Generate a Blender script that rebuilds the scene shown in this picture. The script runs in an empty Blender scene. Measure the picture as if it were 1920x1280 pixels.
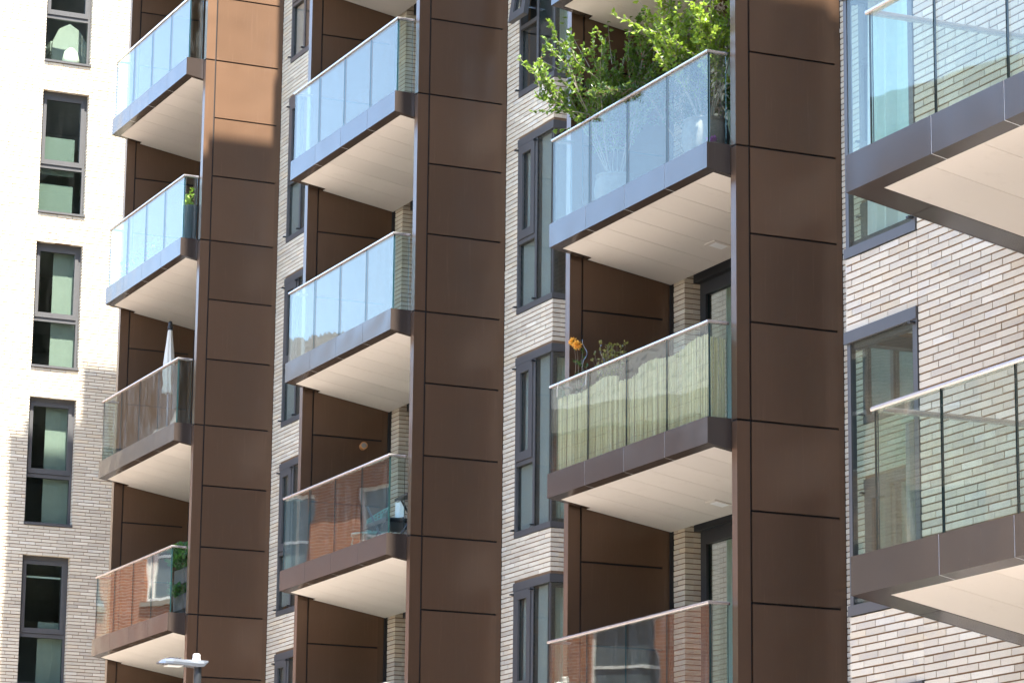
import bpy, math, random
from mathutils import Matrix, Vector
R = random.Random(11)
SC = bpy.context.scene
COL = SC.collection

# ------------------------------------------------------------------ camera
CAM_POS = Vector((0.0, 0.0, 1.6))
F_PX, YAW, PITCH, ROLL = 5941.0, math.radians(24.394), math.radians(12.419), math.radians(0.629)
fw = Vector((-math.cos(YAW) * math.cos(PITCH), math.sin(YAW) * math.cos(PITCH), math.sin(PITCH)))
rt = Vector((math.sin(YAW), math.cos(YAW), 0.0))
up = rt.cross(fw)
r2 = math.cos(ROLL) * rt + math.sin(ROLL) * up
u2 = -math.sin(ROLL) * rt + math.cos(ROLL) * up
cd = bpy.data.cameras.new('camera')
cam = bpy.data.objects.new('camera', cd)
COL.objects.link(cam)
m = Matrix((r2, u2, -fw)).transposed().to_4x4()
m.translation = CAM_POS
cam.matrix_world = m
cd.sensor_width = 36.0
cd.lens = F_PX / 1920.0 * 36.0
cd.clip_end = 3000.0
SC.camera = cam


def seen(p):
    """pixel of a point in the 1920 x 1280 frame, and its depth (used only to choose which bricks show largest)"""
    v = Vector(p) - CAM_POS
    d = v.dot(fw)
    return 960 + F_PX * v.dot(r2) / d, 640 - F_PX * v.dot(u2) / d, d


# ------------------------------------------------------------------ sky, sun, exposure
SUN_EL, SUN_AZ = math.radians(65.6), math.radians(0.9)     # from +x, a hair towards the street
world = bpy.data.worlds.new('World')
SC.world = world
world.use_nodes = True
wn = world.node_tree
wn.nodes.clear()
sky = wn.nodes.new('ShaderNodeTexSky')
sky.sky_type = 'NISHITA'
sky.sun_disc = False
sky.sun_elevation = SUN_EL
sky.sun_rotation = math.radians(90.9)
sky.air_density = 1.0
sky.dust_density = 0.6
sky.ozone_density = 1.0
bg = wn.nodes.new('ShaderNodeBackground')
bg.inputs['Strength'].default_value = 0.15
wo = wn.nodes.new('ShaderNodeOutputWorld')
wn.links.new(sky.outputs[0], bg.inputs[0])
wn.links.new(bg.outputs[0], wo.inputs[0])
sd = bpy.data.lights.new('sun', 'SUN')
sd.energy = 5.0
sd.angle = math.radians(0.53)
sd.color = (1.0, 0.95, 0.87)
sun = bpy.data.objects.new('sun', sd)
COL.objects.link(sun)
to_sun = Vector((math.cos(SUN_EL) * math.cos(SUN_AZ), -math.cos(SUN_EL) * math.sin(SUN_AZ), math.sin(SUN_EL)))
sun.rotation_euler = to_sun.to_track_quat('Z', 'Y').to_euler()
sun.location = (0, 0, 60)
SC.view_settings.view_transform = 'Standard'
SC.view_settings.look = 'None'
SC.view_settings.exposure = 2.55
SC.view_settings.gamma = 1.0
SC.view_settings.use_curve_mapping = False
SC.render.engine = 'CYCLES'
cy = SC.cycles
cy.use_denoising = True
cy.max_bounces = 9
cy.diffuse_bounces = 4
cy.glossy_bounces = 5
cy.transmission_bounces = 4
cy.transparent_max_bounces = 32
cy.caustics_reflective = False
cy.caustics_refractive = False
cy.sample_clamp_indirect = 8.0


# ------------------------------------------------------------------ materials
class NT:
    def __init__(s, name):
        s.m = bpy.data.materials.new(name)
        s.m.use_nodes = True
        s.t = s.m.node_tree
        s.t.nodes.clear()
        s.out = s.n('ShaderNodeOutputMaterial')

    def n(s, kind, **kw):
        x = s.t.nodes.new(kind)
        for k, v in kw.items():
            setattr(x, k, v)
        return x

    def l(s, a, b):
        s.t.links.new(a, b)

    def val(s, x, sock):
        """link x if it is a socket, else set it"""
        if isinstance(x, bpy.types.NodeSocket):
            s.l(x, sock)
        else:
            sock.default_value = x if not (isinstance(x, tuple) and len(x) == 3 and sock.type == 'RGBA') else (*x, 1)

    def math(s, op, a, b=None, clamp=False):
        x = s.n('ShaderNodeMath', operation=op, use_clamp=clamp)
        s.val(a, x.inputs[0])
        if b is not None:
            s.val(b, x.inputs[1])
        return x.outputs[0]

    def mix(s, f, a, b, mode='MIX'):
        x = s.n('ShaderNodeMix', data_type='RGBA', blend_type=mode)
        s.val(f, x.inputs[0])
        s.val(a, x.inputs[6])
        s.val(b, x.inputs[7])
        return x.outputs[2]

    def noise(s, scale, detail=3.0, rough=0.55, stretch=None, obj=False):
        g = s.n('ShaderNodeTexCoord').outputs['Object'] if obj else s.n('ShaderNodeNewGeometry').outputs['Position']
        if stretch:
            mp = s.n('ShaderNodeMapping')
            mp.inputs['Scale'].default_value = stretch
            s.l(g, mp.inputs[0])
            g = mp.outputs[0]
        x = s.n('ShaderNodeTexNoise')
        x.inputs['Scale'].default_value = scale
        x.inputs['Detail'].default_value = detail
        x.inputs['Roughness'].default_value = rough
        s.l(g, x.inputs['Vector'])
        return x.outputs['Fac']

    def ramp(s, f, stops):
        x = s.n('ShaderNodeValToRGB')
        e = x.color_ramp.elements
        while len(e) < len(stops):
            e.new(0.5)
        for i, (p, c) in enumerate(stops):
            e[i].position = p
            e[i].color = (*c, 1) if len(c) == 3 else c
        s.l(f, x.inputs[0])
        return x.outputs[0]

    def bump(s, h, dist, strength=1.0):
        x = s.n('ShaderNodeBump')
        x.inputs['Strength'].default_value = strength
        x.inputs['Distance'].default_value = dist
        s.l(h, x.inputs['Height'])
        return x.outputs[0]

    def pbr(s, col, rough=0.6, metal=0.0, bump=None, spec=0.5, sub=None):
        b = s.n('ShaderNodeBsdfPrincipled')
        s.val(col, b.inputs['Base Color'])
        s.val(rough, b.inputs['Roughness'])
        s.val(metal, b.inputs['Metallic'])
        b.inputs['Specular IOR Level'].default_value = spec
        if bump is not None:
            s.l(bump, b.inputs['Normal'])
        s.l(b.outputs[0], s.out.inputs[0])
        return s.m


M = {}


def simple(name, col, rough=0.6, metal=0.0, var=0.12, scale=6.0, spec=0.5, bumpd=0.0):
    t = NT(name)
    f = t.noise(scale, 4.0)
    dark = tuple(c * (1 - var) for c in col)
    lite = tuple(min(1, c * (1 + var)) for c in col)
    c = t.mix(f, dark, lite)
    b = t.bump(t.noise(scale * 12, 2.0), bumpd) if bumpd else None
    M[name] = t.pbr(c, rough, metal, b, spec)
    return M[name]


def make_brick(name, pal, grey):
    t = NT(name)
    at = t.n('ShaderNodeAttribute', attribute_name='tint')
    sx = t.n('ShaderNodeSeparateXYZ')
    t.l(at.outputs['Vector'], sx.inputs[0])
    base = t.ramp(sx.outputs[0], pal)
    # kiln blotches, streaked along the length of the brick
    bl = t.noise(7.0, 4.0, 0.6, (1.0, 1.0, 1.6))
    bl = t.math('MULTIPLY', t.math('SUBTRACT', bl, 0.42), 3.2, True)
    bl = t.math('MULTIPLY', bl, sx.outputs[1])
    c = t.mix(bl, base, grey)
    sp = t.noise(95.0, 3.0, 0.7)
    c = t.mix(t.math('MULTIPLY', t.math('SUBTRACT', sp, 0.56), 2.2, True), c, (0.17, 0.12, 0.085))
    pale = t.noise(26.0, 3.0, 0.65)
    c = t.mix(t.math('MULTIPLY', t.math('SUBTRACT', pale, 0.55), 1.6, True), c, (0.66, 0.60, 0.53))
    br = t.math('ADD', 0.92, t.math('MULTIPLY', sx.outputs[2], 0.16))
    v = t.n('ShaderNodeVectorMath', operation='SCALE')
    t.l(c, v.inputs[0])
    t.l(br, v.inputs['Scale'])
    b = t.bump(t.noise(70.0, 5.0, 0.7), 0.004, 0.9)
    M[name] = t.pbr(v.outputs[0], 0.88, 0.0, b, 0.25)


make_brick('brick', [(0.0, (0.53, 0.455, 0.345)), (0.10, (0.58, 0.50, 0.385)), (0.40, (0.63, 0.55, 0.42)),
                     (0.70, (0.66, 0.585, 0.455)), (0.87, (0.64, 0.53, 0.375)), (1.0, (0.68, 0.615, 0.495))], (0.50, 0.46, 0.405))
simple('mortar', (0.235, 0.150, 0.092), 0.95, var=0.2, scale=14, spec=0.1, bumpd=0.004)


def far_brick(name, c1, c2, mortar, bw, bh):
    t = NT(name)
    tc = t.n('ShaderNodeTexCoord')
    mp = t.n('ShaderNodeMapping')
    mp.inputs['Rotation'].default_value = (math.radians(90), 0, 0)
    t.l(tc.outputs['Object'], mp.inputs[0])
    b = t.n('ShaderNodeTexBrick')
    b.inputs['Color1'].default_value = (*c1, 1)
    b.inputs['Color2'].default_value = (*c2, 1)
    b.inputs['Mortar'].default_value = (*mortar, 1)
    b.inputs['Scale'].default_value = 1.0
    b.inputs['Brick Width'].default_value = bw
    b.inputs['Row Height'].default_value = bh
    b.inputs['Mortar Size'].default_value = 0.008
    t.l(mp.outputs[0], b.inputs['Vector'])
    f = t.noise(1.3, 5)
    c = t.mix(t.math('MULTIPLY', f, 0.5), b.outputs[0], tuple(x * 0.6 for x in c1))
    M[name] = t.pbr(c, 0.9, 0, None, 0.2)


far_brick('pale_brick_far', (0.52, 0.42, 0.33), (0.42, 0.34, 0.27), (0.27, 0.19, 0.13), 0.30, 0.0625)
far_brick('red_brick', (0.36, 0.135, 0.070), (0.24, 0.085, 0.05), (0.42, 0.36, 0.30), 0.225, 0.075)


def make_bronze(name, col, rough, metal, spec=0.5):
    """bronze-coloured satin aluminium sheet"""
    t = NT(name)
    oi = t.n('ShaderNodeObjectInfo')
    f = t.noise(1.1, 3.0, 0.5, (1.0, 1.0, 0.25))
    k = t.math('ADD', 0.86, t.math('MULTIPLY', oi.outputs['Random'], 0.22))
    k = t.math('MULTIPLY', k, t.math('ADD', 0.93, t.math('MULTIPLY', f, 0.14)))
    v = t.n('ShaderNodeVectorMath', operation='SCALE')
    v.inputs[0].default_value = col
    t.l(k, v.inputs['Scale'])
    st = t.noise(9.0, 5.0, 0.7, (3.0, 3.0, 0.16))
    c = t.mix(t.math('MULTIPLY', t.math('SUBTRACT', st, 0.57), 1.3, True), v.outputs[0], tuple(min(1, x * 1.5 + 0.02) for x in col))
    rg = t.math('ADD', rough - 0.05, t.math('MULTIPLY', t.noise(2.3, 4.0), 0.11))
    h = t.noise(1.4, 1.0)                                     # oil-canning of thin sheet
    b = t.bump(h, 0.022, 0.6)
    M[name] = t.pbr(c, rg, metal, b, spec)
    if metal > 0.5:                                           # clear lacquer over the metallic coat
        p = [x for x in t.t.nodes if x.type == 'BSDF_PRINCIPLED'][0]
        p.inputs['Coat Weight'].default_value = 0.9
        p.inputs['Coat Roughness'].default_value = 0.24
        t.l(b, p.inputs['Coat Normal'])


make_bronze('bronze', (0.170, 0.100, 0.060), 0.62, 1.0, 0.5)
make_bronze('bronze_fascia', (0.045, 0.034, 0.028), 0.20, 0.0, 0.85)
simple('black_gap', (0.010, 0.009, 0.009), 0.8)
simple('bright_trim', (0.80, 0.80, 0.80), 0.35, 0.0, 0.05)
simple('soffit_gap', (0.16, 0.12, 0.09), 0.9)
simple('window_grey', (0.085, 0.084, 0.084), 0.42, 0.1, 0.10)
simple('window_dark', (0.028, 0.030, 0.033), 0.45)
simple('rail_metal', (0.70, 0.67, 0.64), 0.26, 0.85, 0.05)
simple('deck', (0.24, 0.20, 0.17), 0.8)
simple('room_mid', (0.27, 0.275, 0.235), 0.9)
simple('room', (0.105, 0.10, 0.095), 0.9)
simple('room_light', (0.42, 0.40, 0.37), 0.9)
simple('blind', (0.155, 0.175, 0.150), 0.9, var=0.05)
simple('cream_fabric', (0.33, 0.33, 0.29), 0.95, var=0.08)
simple('blind_grey', (0.33, 0.31, 0.32), 0.9, var=0.06)
simple('curtain', (0.66, 0.68, 0.62), 0.95, var=0.06)
simple('white_fabric', (0.74, 0.69, 0.60), 0.95, var=0.10, scale=4)
simple('white_gloss', (0.78, 0.78, 0.76), 0.3)
simple('black_plastic', (0.018, 0.019, 0.021), 0.35)
simple('grey_plastic', (0.055, 0.062, 0.070), 0.5)
simple('wood', (0.42, 0.19, 0.065), 0.55, var=0.3, scale=18)
simple('twig', (0.20, 0.15, 0.10), 0.9, var=0.3, scale=30)
simple('twig_pale', (0.22, 0.19, 0.15), 0.9, var=0.3, scale=30)
simple('stone_pot', (0.15, 0.135, 0.115), 0.9, var=0.35, scale=22, bumpd=0.006)
simple('soil', (0.05, 0.035, 0.025), 1.0)
simple('pink', (0.70, 0.13, 0.30), 0.7)
simple('purple', (0.32, 0.06, 0.34), 0.7)
simple('yellow_rose', (0.90, 0.42, 0.06), 0.7, var=0.25, scale=60)
simple('orange', (0.85, 0.22, 0.04), 0.7)
simple('red_paint', (0.48, 0.075, 0.045), 0.5)
simple('lamp_metal', (0.20, 0.22, 0.25), 0.25, 0.7)
simple('lamp_post', (0.05, 0.055, 0.06), 0.3, 0.5)
simple('teal_weave', (0.10, 0.24, 0.20), 0.7)
simple('asphalt', (0.055, 0.055, 0.057), 0.92, var=0.3, scale=3, bumpd=0.01)
simple('paving', (0.47, 0.43, 0.38), 0.9, var=0.18, scale=2)
simple('kerb_stone', (0.36, 0.35, 0.33), 0.85)
simple('white_paint', (0.75, 0.75, 0.73), 0.7)
simple('roof_tile', (0.10, 0.105, 0.11), 0.7, var=0.3, scale=5)
simple('stone_trim', (0.20, 0.18, 0.155), 0.85)
simple('far_glass', (0.10, 0.13, 0.15), 0.08)
simple('roof_felt', (0.16, 0.16, 0.16), 0.95)

# soffit boards: warm off-white with a slight board-to-board difference
t = NT('soffit')
oi = t.n('ShaderNodeObjectInfo')
f = t.noise(0.9, 4.0)
c = t.mix(f, (0.575, 0.525, 0.475), (0.645, 0.59, 0.535))
v = t.n('ShaderNodeVectorMath', operation='SCALE')
t.l(c, v.inputs[0])
t.l(t.math('ADD', 0.95, t.math('MULTIPLY', oi.outputs['Random'], 0.09)), v.inputs['Scale'])
dirt = t.noise(5.5, 5.0, 0.65)
c = t.mix(t.math('MULTIPLY', t.math('SUBTRACT', dirt, 0.58), 1.0, True), v.outputs[0], (0.33, 0.27, 0.22))
M['soffit'] = t.pbr(c, 0.6, 0.0, None, 0.35)


def make_glass(name, tint, wav, wavscale, f0=0.045, dirt=0.0):
    """thin flat pane: clear with a Schlick reflection; each of its two faces adds its own"""
    t = NT(name)
    g = t.n('ShaderNodeNewGeometry')
    dt = t.n('ShaderNodeVectorMath', operation='DOT_PRODUCT')
    t.l(g.outputs['Incoming'], dt.inputs[0])
    t.l(g.outputs['Normal'], dt.inputs[1])
    cs = t.math('ABSOLUTE', dt.outputs['Value'])
    om = t.math('SUBTRACT', 1.0, cs, True)
    fr = t.math('ADD', f0, t.math('MULTIPLY', t.math('POWER', om, 5.0), 1.0 - f0), True)
    h = t.noise(wavscale, 1.5, 0.4, (1.0, 1.0, 0.7))
    b = t.bump(h, wav, 1.0)
    gl = t.n('ShaderNodeBsdfGlossy')
    gl.inputs['Color'].default_value = (1.0, 0.955, 0.88, 1)
    gl.inputs['Roughness'].default_value = 0.012
    t.l(b, gl.inputs['Normal'])
    tr = t.n('ShaderNodeBsdfTransparent')
    tr.inputs['Color'].default_value = (*tint, 1)
    mx = t.n('ShaderNodeMixShader')
    t.l(fr, mx.inputs[0])
    t.l(tr.outputs[0], mx.inputs[1])
    t.l(gl.outputs[0], mx.inputs[2])
    last = mx.outputs[0]
    if dirt:
        st = t.noise(5.0, 6.0, 0.75, (2.5, 2.5, 0.35))
        fd = t.math('MULTIPLY', t.math('SUBTRACT', st, 0.48), dirt, True)
        df = t.n('ShaderNodeBsdfDiffuse')
        df.inputs['Color'].default_value = (0.62, 0.62, 0.60, 1)
        m2 = t.n('ShaderNodeMixShader')
        t.l(fd, m2.inputs[0])
        t.l(last, m2.inputs[1])
        t.l(df.outputs[0], m2.inputs[2])
        last = m2.outputs[0]
    t.l(last, t.out.inputs[0])
    M[name] = t.m


make_glass('glass', (0.89, 0.945, 0.925), 0.0035, 1.1, 0.05, 0.22)
make_glass('glass_dirty', (0.84, 0.91, 0.89), 0.0035, 1.1, 0.05, 0.75)
make_glass('window_glass', (0.86, 0.925, 0.895), 0.0022, 1.6, 0.07, 0.04)
simple('glass_edge', (0.012, 0.040, 0.040), 0.15)


def make_leaf(name, c1, c2, trans):
    t = NT(name)
    at = t.n('ShaderNodeAttribute', attribute_name='tint')
    sx = t.n('ShaderNodeSeparateXYZ')
    t.l(at.outputs['Vector'], sx.inputs[0])
    c = t.mix(sx.outputs[0], c1, c2)
    p = t.n('ShaderNodeBsdfPrincipled')
    t.l(c, p.inputs['Base Color'])
    p.inputs['Roughness'].default_value = 0.45
    tl = t.n('ShaderNodeBsdfTranslucent')
    cc = t.mix(0.5, c, (0.22, 0.30, 0.02))
    t.l(cc, tl.inputs['Color'])
    mx = t.n('ShaderNodeMixShader')
    mx.inputs[0].default_value = trans
    t.l(p.outputs[0], mx.inputs[1])
    t.l(tl.outputs[0], mx.inputs[2])
    t.l(mx.outputs[0], t.out.inputs[0])
    M[name] = t.m


make_leaf('leaf', (0.045, 0.105, 0.02), (0.17, 0.28, 0.04), 0.45)
make_leaf('leaf_dark', (0.018, 0.050, 0.014), (0.05, 0.12, 0.02), 0.3)
make_leaf('leaf_red', (0.055, 0.010, 0.012), (0.16, 0.03, 0.02), 0.3)
make_leaf('leaf_olive', (0.13, 0.13, 0.03), (0.30, 0.26, 0.07), 0.3)
make_leaf('leaf_lime', (0.16, 0.28, 0.03), (0.32, 0.42, 0.05), 0.4)
make_leaf('fern', (0.016, 0.075, 0.014), (0.06, 0.20, 0.03), 0.3)
make_leaf('reed', (0.46, 0.36, 0.17), (0.84, 0.72, 0.44), 0.12)


# ------------------------------------------------------------------ mesh helpers
class MB:
    def __init__(s):
        s.v, s.f, s.mi, s.at = [], [], [], []

    def face(s, idx, mi=0, at=(0.5, 0.5, 0.5)):
        s.f.append(idx)
        s.mi.append(mi)
        s.at.append(at)

    def hexa(s, p, mi=0, at=(0.5, 0.5, 0.5), skip=(), mis=None):
        """8 points: bottom ring 0-3, top ring 4-7"""
        o = len(s.v)
        s.v += [tuple(x) for x in p]
        fs = [(0, 3, 2, 1), (4, 5, 6, 7), (0, 1, 5, 4), (1, 2, 6, 5), (2, 3, 7, 6), (3, 0, 4, 7)]
        for i, q in enumerate(fs):
            if i in skip:
                continue
            s.face(tuple(o + j for j in q), (mis[i] if mis else mi), at)
        return s

    def box(s, x0, x1, y0, y1, z0, z1, **k):
        return s.hexa([(x0, y0, z0), (x1, y0, z0), (x1, y1, z0), (x0, y1, z0), (x0, y0, z1), (x1, y0, z1), (x1, y1, z1), (x0, y1, z1)], **k)

    def lbox(s, fr, u0, u1, d0, d1, z0, z1, **k):
        """box in a wall frame: u along the wall, d outward"""
        if fr.flip:
            return s.hexa([fr(u0, d0, z0), fr(u1, d0, z0), fr(u1, d1, z0), fr(u0, d1, z0), fr(u0, d0, z1), fr(u1, d0, z1), fr(u1, d1, z1), fr(u0, d1, z1)], **k)
        return s.hexa([fr(u0, d1, z0), fr(u1, d1, z0), fr(u1, d0, z0), fr(u0, d0, z0), fr(u0, d1, z1), fr(u1, d1, z1), fr(u1, d0, z1), fr(u0, d0, z1)], **k)

    def tube(s, pts, rad, n=8, mi=0, cap=True, at=(0.5, 0.5, 0.5)):
        pts = [Vector(p) for p in pts]
        rads = rad if isinstance(rad, (list, tuple)) else [rad] * len(pts)
        o = len(s.v)
        for i, p in enumerate(pts):
            a = pts[max(0, i - 1)]
            b = pts[min(len(pts) - 1, i + 1)]
            d = (b - a).normalized()
            e = d.cross(Vector((0, 0, 1)) if abs(d.z) < 0.9 else Vector((1, 0, 0))).normalized()
            g = d.cross(e)
            for j in range(n):
                w = 2 * math.pi * j / n
                s.v.append(tuple(p + rads[i] * (math.cos(w) * e + math.sin(w) * g)))
        for i in range(len(pts) - 1):
            for j in range(n):
                k = (j + 1) % n
                s.face((o + i * n + j, o + i * n + k, o + (i + 1) * n + k, o + (i + 1) * n + j), mi, at)
        if cap:
            s.face(tuple(o + j for j in reversed(range(n))), mi, at)
            q = o + (len(pts) - 1) * n
            s.face(tuple(q + j for j in range(n)), mi, at)
        return s

    def lathe(s, c, prof, n=20, mi=0, wob=None, at=(0.5, 0.5, 0.5)):
        o = len(s.v)
        for i, (r, z) in enumerate(prof):
            for j in range(n):
                a = 2 * math.pi * j / n
                rr = r * (wob(a, i / (len(prof) - 1)) if wob else 1)
                s.v.append((c[0] + rr * math.cos(a), c[1] + rr * math.sin(a), c[2] + z))
        for i in range(len(prof) - 1):
            for j in range(n):
                k = (j + 1) % n
                s.face((o + i * n + j, o + i * n + k, o + (i + 1) * n + k, o + (i + 1) * n + j), mi, at)
        return s

    def sweep(s, path, sec, z, mi=0):
        """section (a lateral, b vertical) along a horizontal polyline with mitred corners"""
        n = len(sec)
        o = len(s.v)
        P = [Vector((p[0], p[1], 0)) for p in path]
        for i, p in enumerate(P):
            d1 = (P[i] - P[i - 1]).normalized() if i > 0 else None
            d2 = (P[i + 1] - P[i]).normalized() if i < len(P) - 1 else None
            d1 = d1 or d2
            d2 = d2 or d1
            n1 = Vector((d1.y, -d1.x, 0))
            n2 = Vector((d2.y, -d2.x, 0))
            mv = (n1 + n2).normalized()
            mv = mv / max(0.3, mv.dot(n1))
            for a, b in sec:
                s.v.append((p.x + mv.x * a, p.y + mv.y * a, z + b))
        for i in range(len(P) - 1):
            for j in range(n):
                k = (j + 1) % n
                s.face((o + i * n + j, o + i * n + k, o + (i + 1) * n + k, o + (i + 1) * n + j), mi)
        s.face(tuple(o + j for j in range(n)), mi)
        q = o + (len(P) - 1) * n
        s.face(tuple(q + j for j in reversed(range(n))), mi)
        return s

    def mesh(s, name, mats, smooth=False):
        me = bpy.data.meshes.new(name)
        me.from_pydata(s.v, [], s.f)
        for x in (mats if isinstance(mats, (list, tuple)) else [mats]):
            me.materials.append(M[x])
        me.polygons.foreach_set('material_index', s.mi)
        if smooth:
            me.polygons.foreach_set('use_smooth', [True] * len(s.f))
        a = me.attributes.new('tint', 'FLOAT_VECTOR', 'FACE')
        a.data.foreach_set('vector', [c for q in s.at for c in q])
        me.update()
        return me

    def obj(s, name, mats, parent=None, smooth=False):
        return link(name, s.mesh(name, mats, smooth), parent)


def link(name, me, parent=None, loc=None):
    o = bpy.data.objects.new(name, me)
    COL.objects.link(o)
    if parent is not None:
        o.parent = parent
    if loc is not None:
        o.location = loc
    return o


def empty(name, parent=None, loc=(0, 0, 0)):
    return link(name, None, parent, loc)


def tag(o, label=None, cat=None, group=None, kind=None):
    for k, x in (('label', label), ('category', cat), ('group', group), ('kind', kind)):
        if x:
            o[k] = x
    return o


class Fr:
    """wall frame: P0, direction U along the wall, outward normal N (both in plan)"""

    def __init__(s, p0, u, n):
        s.p, s.u, s.n = p0, u, n
        s.flip = (u[0] * n[1] - u[1] * n[0]) > 0

    def __call__(s, u, d, z):
        return (s.p[0] + u * s.u[0] + d * s.n[0], s.p[1] + u * s.u[1] + d * s.n[1], z)


# ------------------------------------------------------------------ the place: measures in metres
H = 3.0
def ZF(n):
    return 2.0324 + H * n                                  # top of the balcony fascia on storey n


GROUND = 0.0
HF, SL = 0.284, 0.17                                       # fascia height, fall of the soffit towards the wall
YF, YE, YJ, YB, YW = 15.41, 15.70, 15.865, 16.94, 17.01    # fascia front, fin front, fin joint, last joint, brick face
XF = {0: -55.66, 1: -46.70, 2: -37.76, 3: -28.86}          # outer (right) face of each bay's right-hand fin
FT = 0.115                                                 # fin thickness
BAYW = 4.12                                                # right face of left fin to right face of right fin
FIN_TOP, BRICK_TOP = 26.12, 27.3
T1, T2 = 1.067, 2.037
ZJ = -0.026
YF4, YW4, XL4, XC4 = 11.61, 13.17, -19.64, -22.30          # the wing at the right
XWL = -56.92                                               # the wing at the far left

main = tag(empty('apartment_building', loc=(-38, 17, 0)), 'bronze clad pale brick apartment block with three bays of stacked glass balconies between tall fins', 'building')
left = tag(empty('apartment_wing', loc=(-57, 15, 0)), 'pale brick end wing at far left with one column of tall windows, sunlit at top', 'building')
right = tag(empty('apartment_wing', loc=(-20, 14, 0)), 'nearest brick wing at right edge with deep projecting balconies and corner window', 'building')


def child(o):
    """keep world placement of a mesh written in world coordinates under a moved empty"""
    p = o.parent
    off = Vector((0, 0, 0))
    while p is not None:
        off += p.location
        p = p.parent
    o.location = Vector(o.location) - off
    return o


# ------------------------------------------------------------------ brick walls
COURSE, BH, BL, PJ = 0.0625, 0.0490, 0.292, 0.009
full_bricks = []
picks = {}


def rnd_tint():
    return (R.random() ** 0.8, max(0.0, R.gauss(0.20, 0.28)), R.random())


def brick_mesh(length, tint, rx=0.0):
    mb = MB()
    mb.box(-length / 2, length / 2, -0.115, 0.0, 0.0, BH, at=tint)
    return mb.mesh('brick', ['brick'])


for i in range(14):
    full_bricks.append(brick_mesh(BL, rnd_tint()))


def brick_wall(parent, fr, width, z0, z1, openings=(), ztop=None, cuts=(), vis=None, quota=0, ends=(0, 0), label=None, name='brick_wall', trim=(0, 0)):
    """wall > mortar bed (the wall mesh itself), brick (the largest in view, one by one), bricks (the rest)"""
    bed = MB()
    ztop = ztop or z1
    us = sorted({trim[0], width - trim[1], *[o[0] - 0.006 for o in openings if o[0] > 0.01], *[o[1] + 0.006 for o in openings if o[1] < width - 0.01]})
    zs = sorted({z0, z1, *[o[2] - 0.006 for o in openings], *[o[3] + 0.006 for o in openings]})
    zs = [z for z in zs if z0 <= z <= z1]
    for a, b in zip(us, us[1:]):
        for c, d in zip(zs, zs[1:]):
            if b - a < 1e-4:
                continue
            um, zm = (a + b) / 2, (c + d) / 2
            if any(o[0] - 0.007 < um < o[1] + 0.007 and o[2] - 0.007 < zm < o[3] + 0.007 for o in openings):
                continue
            bed.lbox(fr, a, b, -0.16, -0.0085, c, d)
    wall = child(bed.obj(name, ['mortar'], parent))
    if label:
        wall['label'] = label
    rest = MB()
    cand = []
    row = 0
    z = z0 + 0.006
    ang = math.atan2(fr.u[1], fr.u[0])
    while z + BH < z1:
        offs = (0.5 if row % 2 else 0.0) * (BL + PJ) + R.choice((0, 0, 0, 0.25, -0.25)) * BL * 0.5
        spans = [(ends[0], width - ends[1])]
        blk = [(o[0], o[1]) for o in openings if o[2] < z + BH * 0.6 and o[3] > z + BH * 0.4] + [(c - 0.004, c + 0.004) for c in cuts]
        for b0, b1 in blk:
            nx = []
            for a, b in spans:
                if b1 <= a or b0 >= b:
                    nx.append((a, b))
                else:
                    if b0 - a > 0.02:
                        nx.append((a, b0))
                    if b - b1 > 0.02:
                        nx.append((b1, b))
            spans = nx
        for a, b in spans:
            ed = [a]
            u = -offs - 0.5 - PJ
            while u < b - 0.07:
                if u > a + 0.07:
                    ed.append(u)
                u += BL + PJ
            ed.append(b)
            for e0, e1 in zip(ed, ed[1:]):
                c0 = e0 + (PJ if e0 > a else 0)
                cand.append((c0, e1, z + R.gauss(0, 0.0009), R.gauss(0, 0.0014)))
        z += COURSE
        row += 1
    chosen = set()
    if quota and vis:
        sc_ = []
        for i, (c0, c1, zz, d) in enumerate(cand):
            if abs(c1 - c0 - BL) > 0.002:
                continue
            p = fr((c0 + c1) / 2, 0, zz + BH / 2)
            px, py, dep = seen(p)
            if 4 < px < 1916 and 4 < py < 1276 and vis(px, py, p):
                q0 = seen(fr(c0, 0, zz))
                q1 = seen(fr(c1, 0, zz))
                sc_.append((-abs(q1[0] - q0[0]) / dep, i))
        chosen = {i for _, i in sorted(sc_)[:quota]}
    for i, (c0, c1, zz, d) in enumerate(cand):
        if i in chosen:
            o = link('brick', R.choice(full_bricks), wall)
            q = fr((c0 + c1) / 2, d, zz)
            o.location = q
            # brick mesh: x along its length, face at y = 0 looking to +y
            o.rotation_euler = (0, 0, ang if fr.flip else ang + math.pi)
            pp = wall
            off = Vector((0, 0, 0))
            while pp is not None:
                off += pp.location
                pp = pp.parent
            o.location = Vector(q) - off
        else:
            rest.lbox(fr, c0, c1, -0.115, d, zz, zz + BH, at=rnd_tint())
    if rest.f:
        tag(child(rest.obj('bricks', ['brick'], wall)), kind='stuff')
    if ztop > z1 + 0.01:
        up_ = MB()
        up_.lbox(fr, 0, width, -0.16, -0.001, z1, ztop)
        child(up_.obj('upper_wall', ['pale_brick_far'], wall))
    return wall


# ------------------------------------------------------------------ windows
def pane(parent, fr, u0, u1, d, z0, z1, mat='window_glass', th=0.016):
    mb = MB()
    e = [1, 1, 0, 1, 0, 1] if True else None
    mb.lbox(fr, u0, u1, d - th, d, z0, z1, mis=e)
    return child(mb.obj('pane', [mat, 'glass_edge'], parent))


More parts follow.
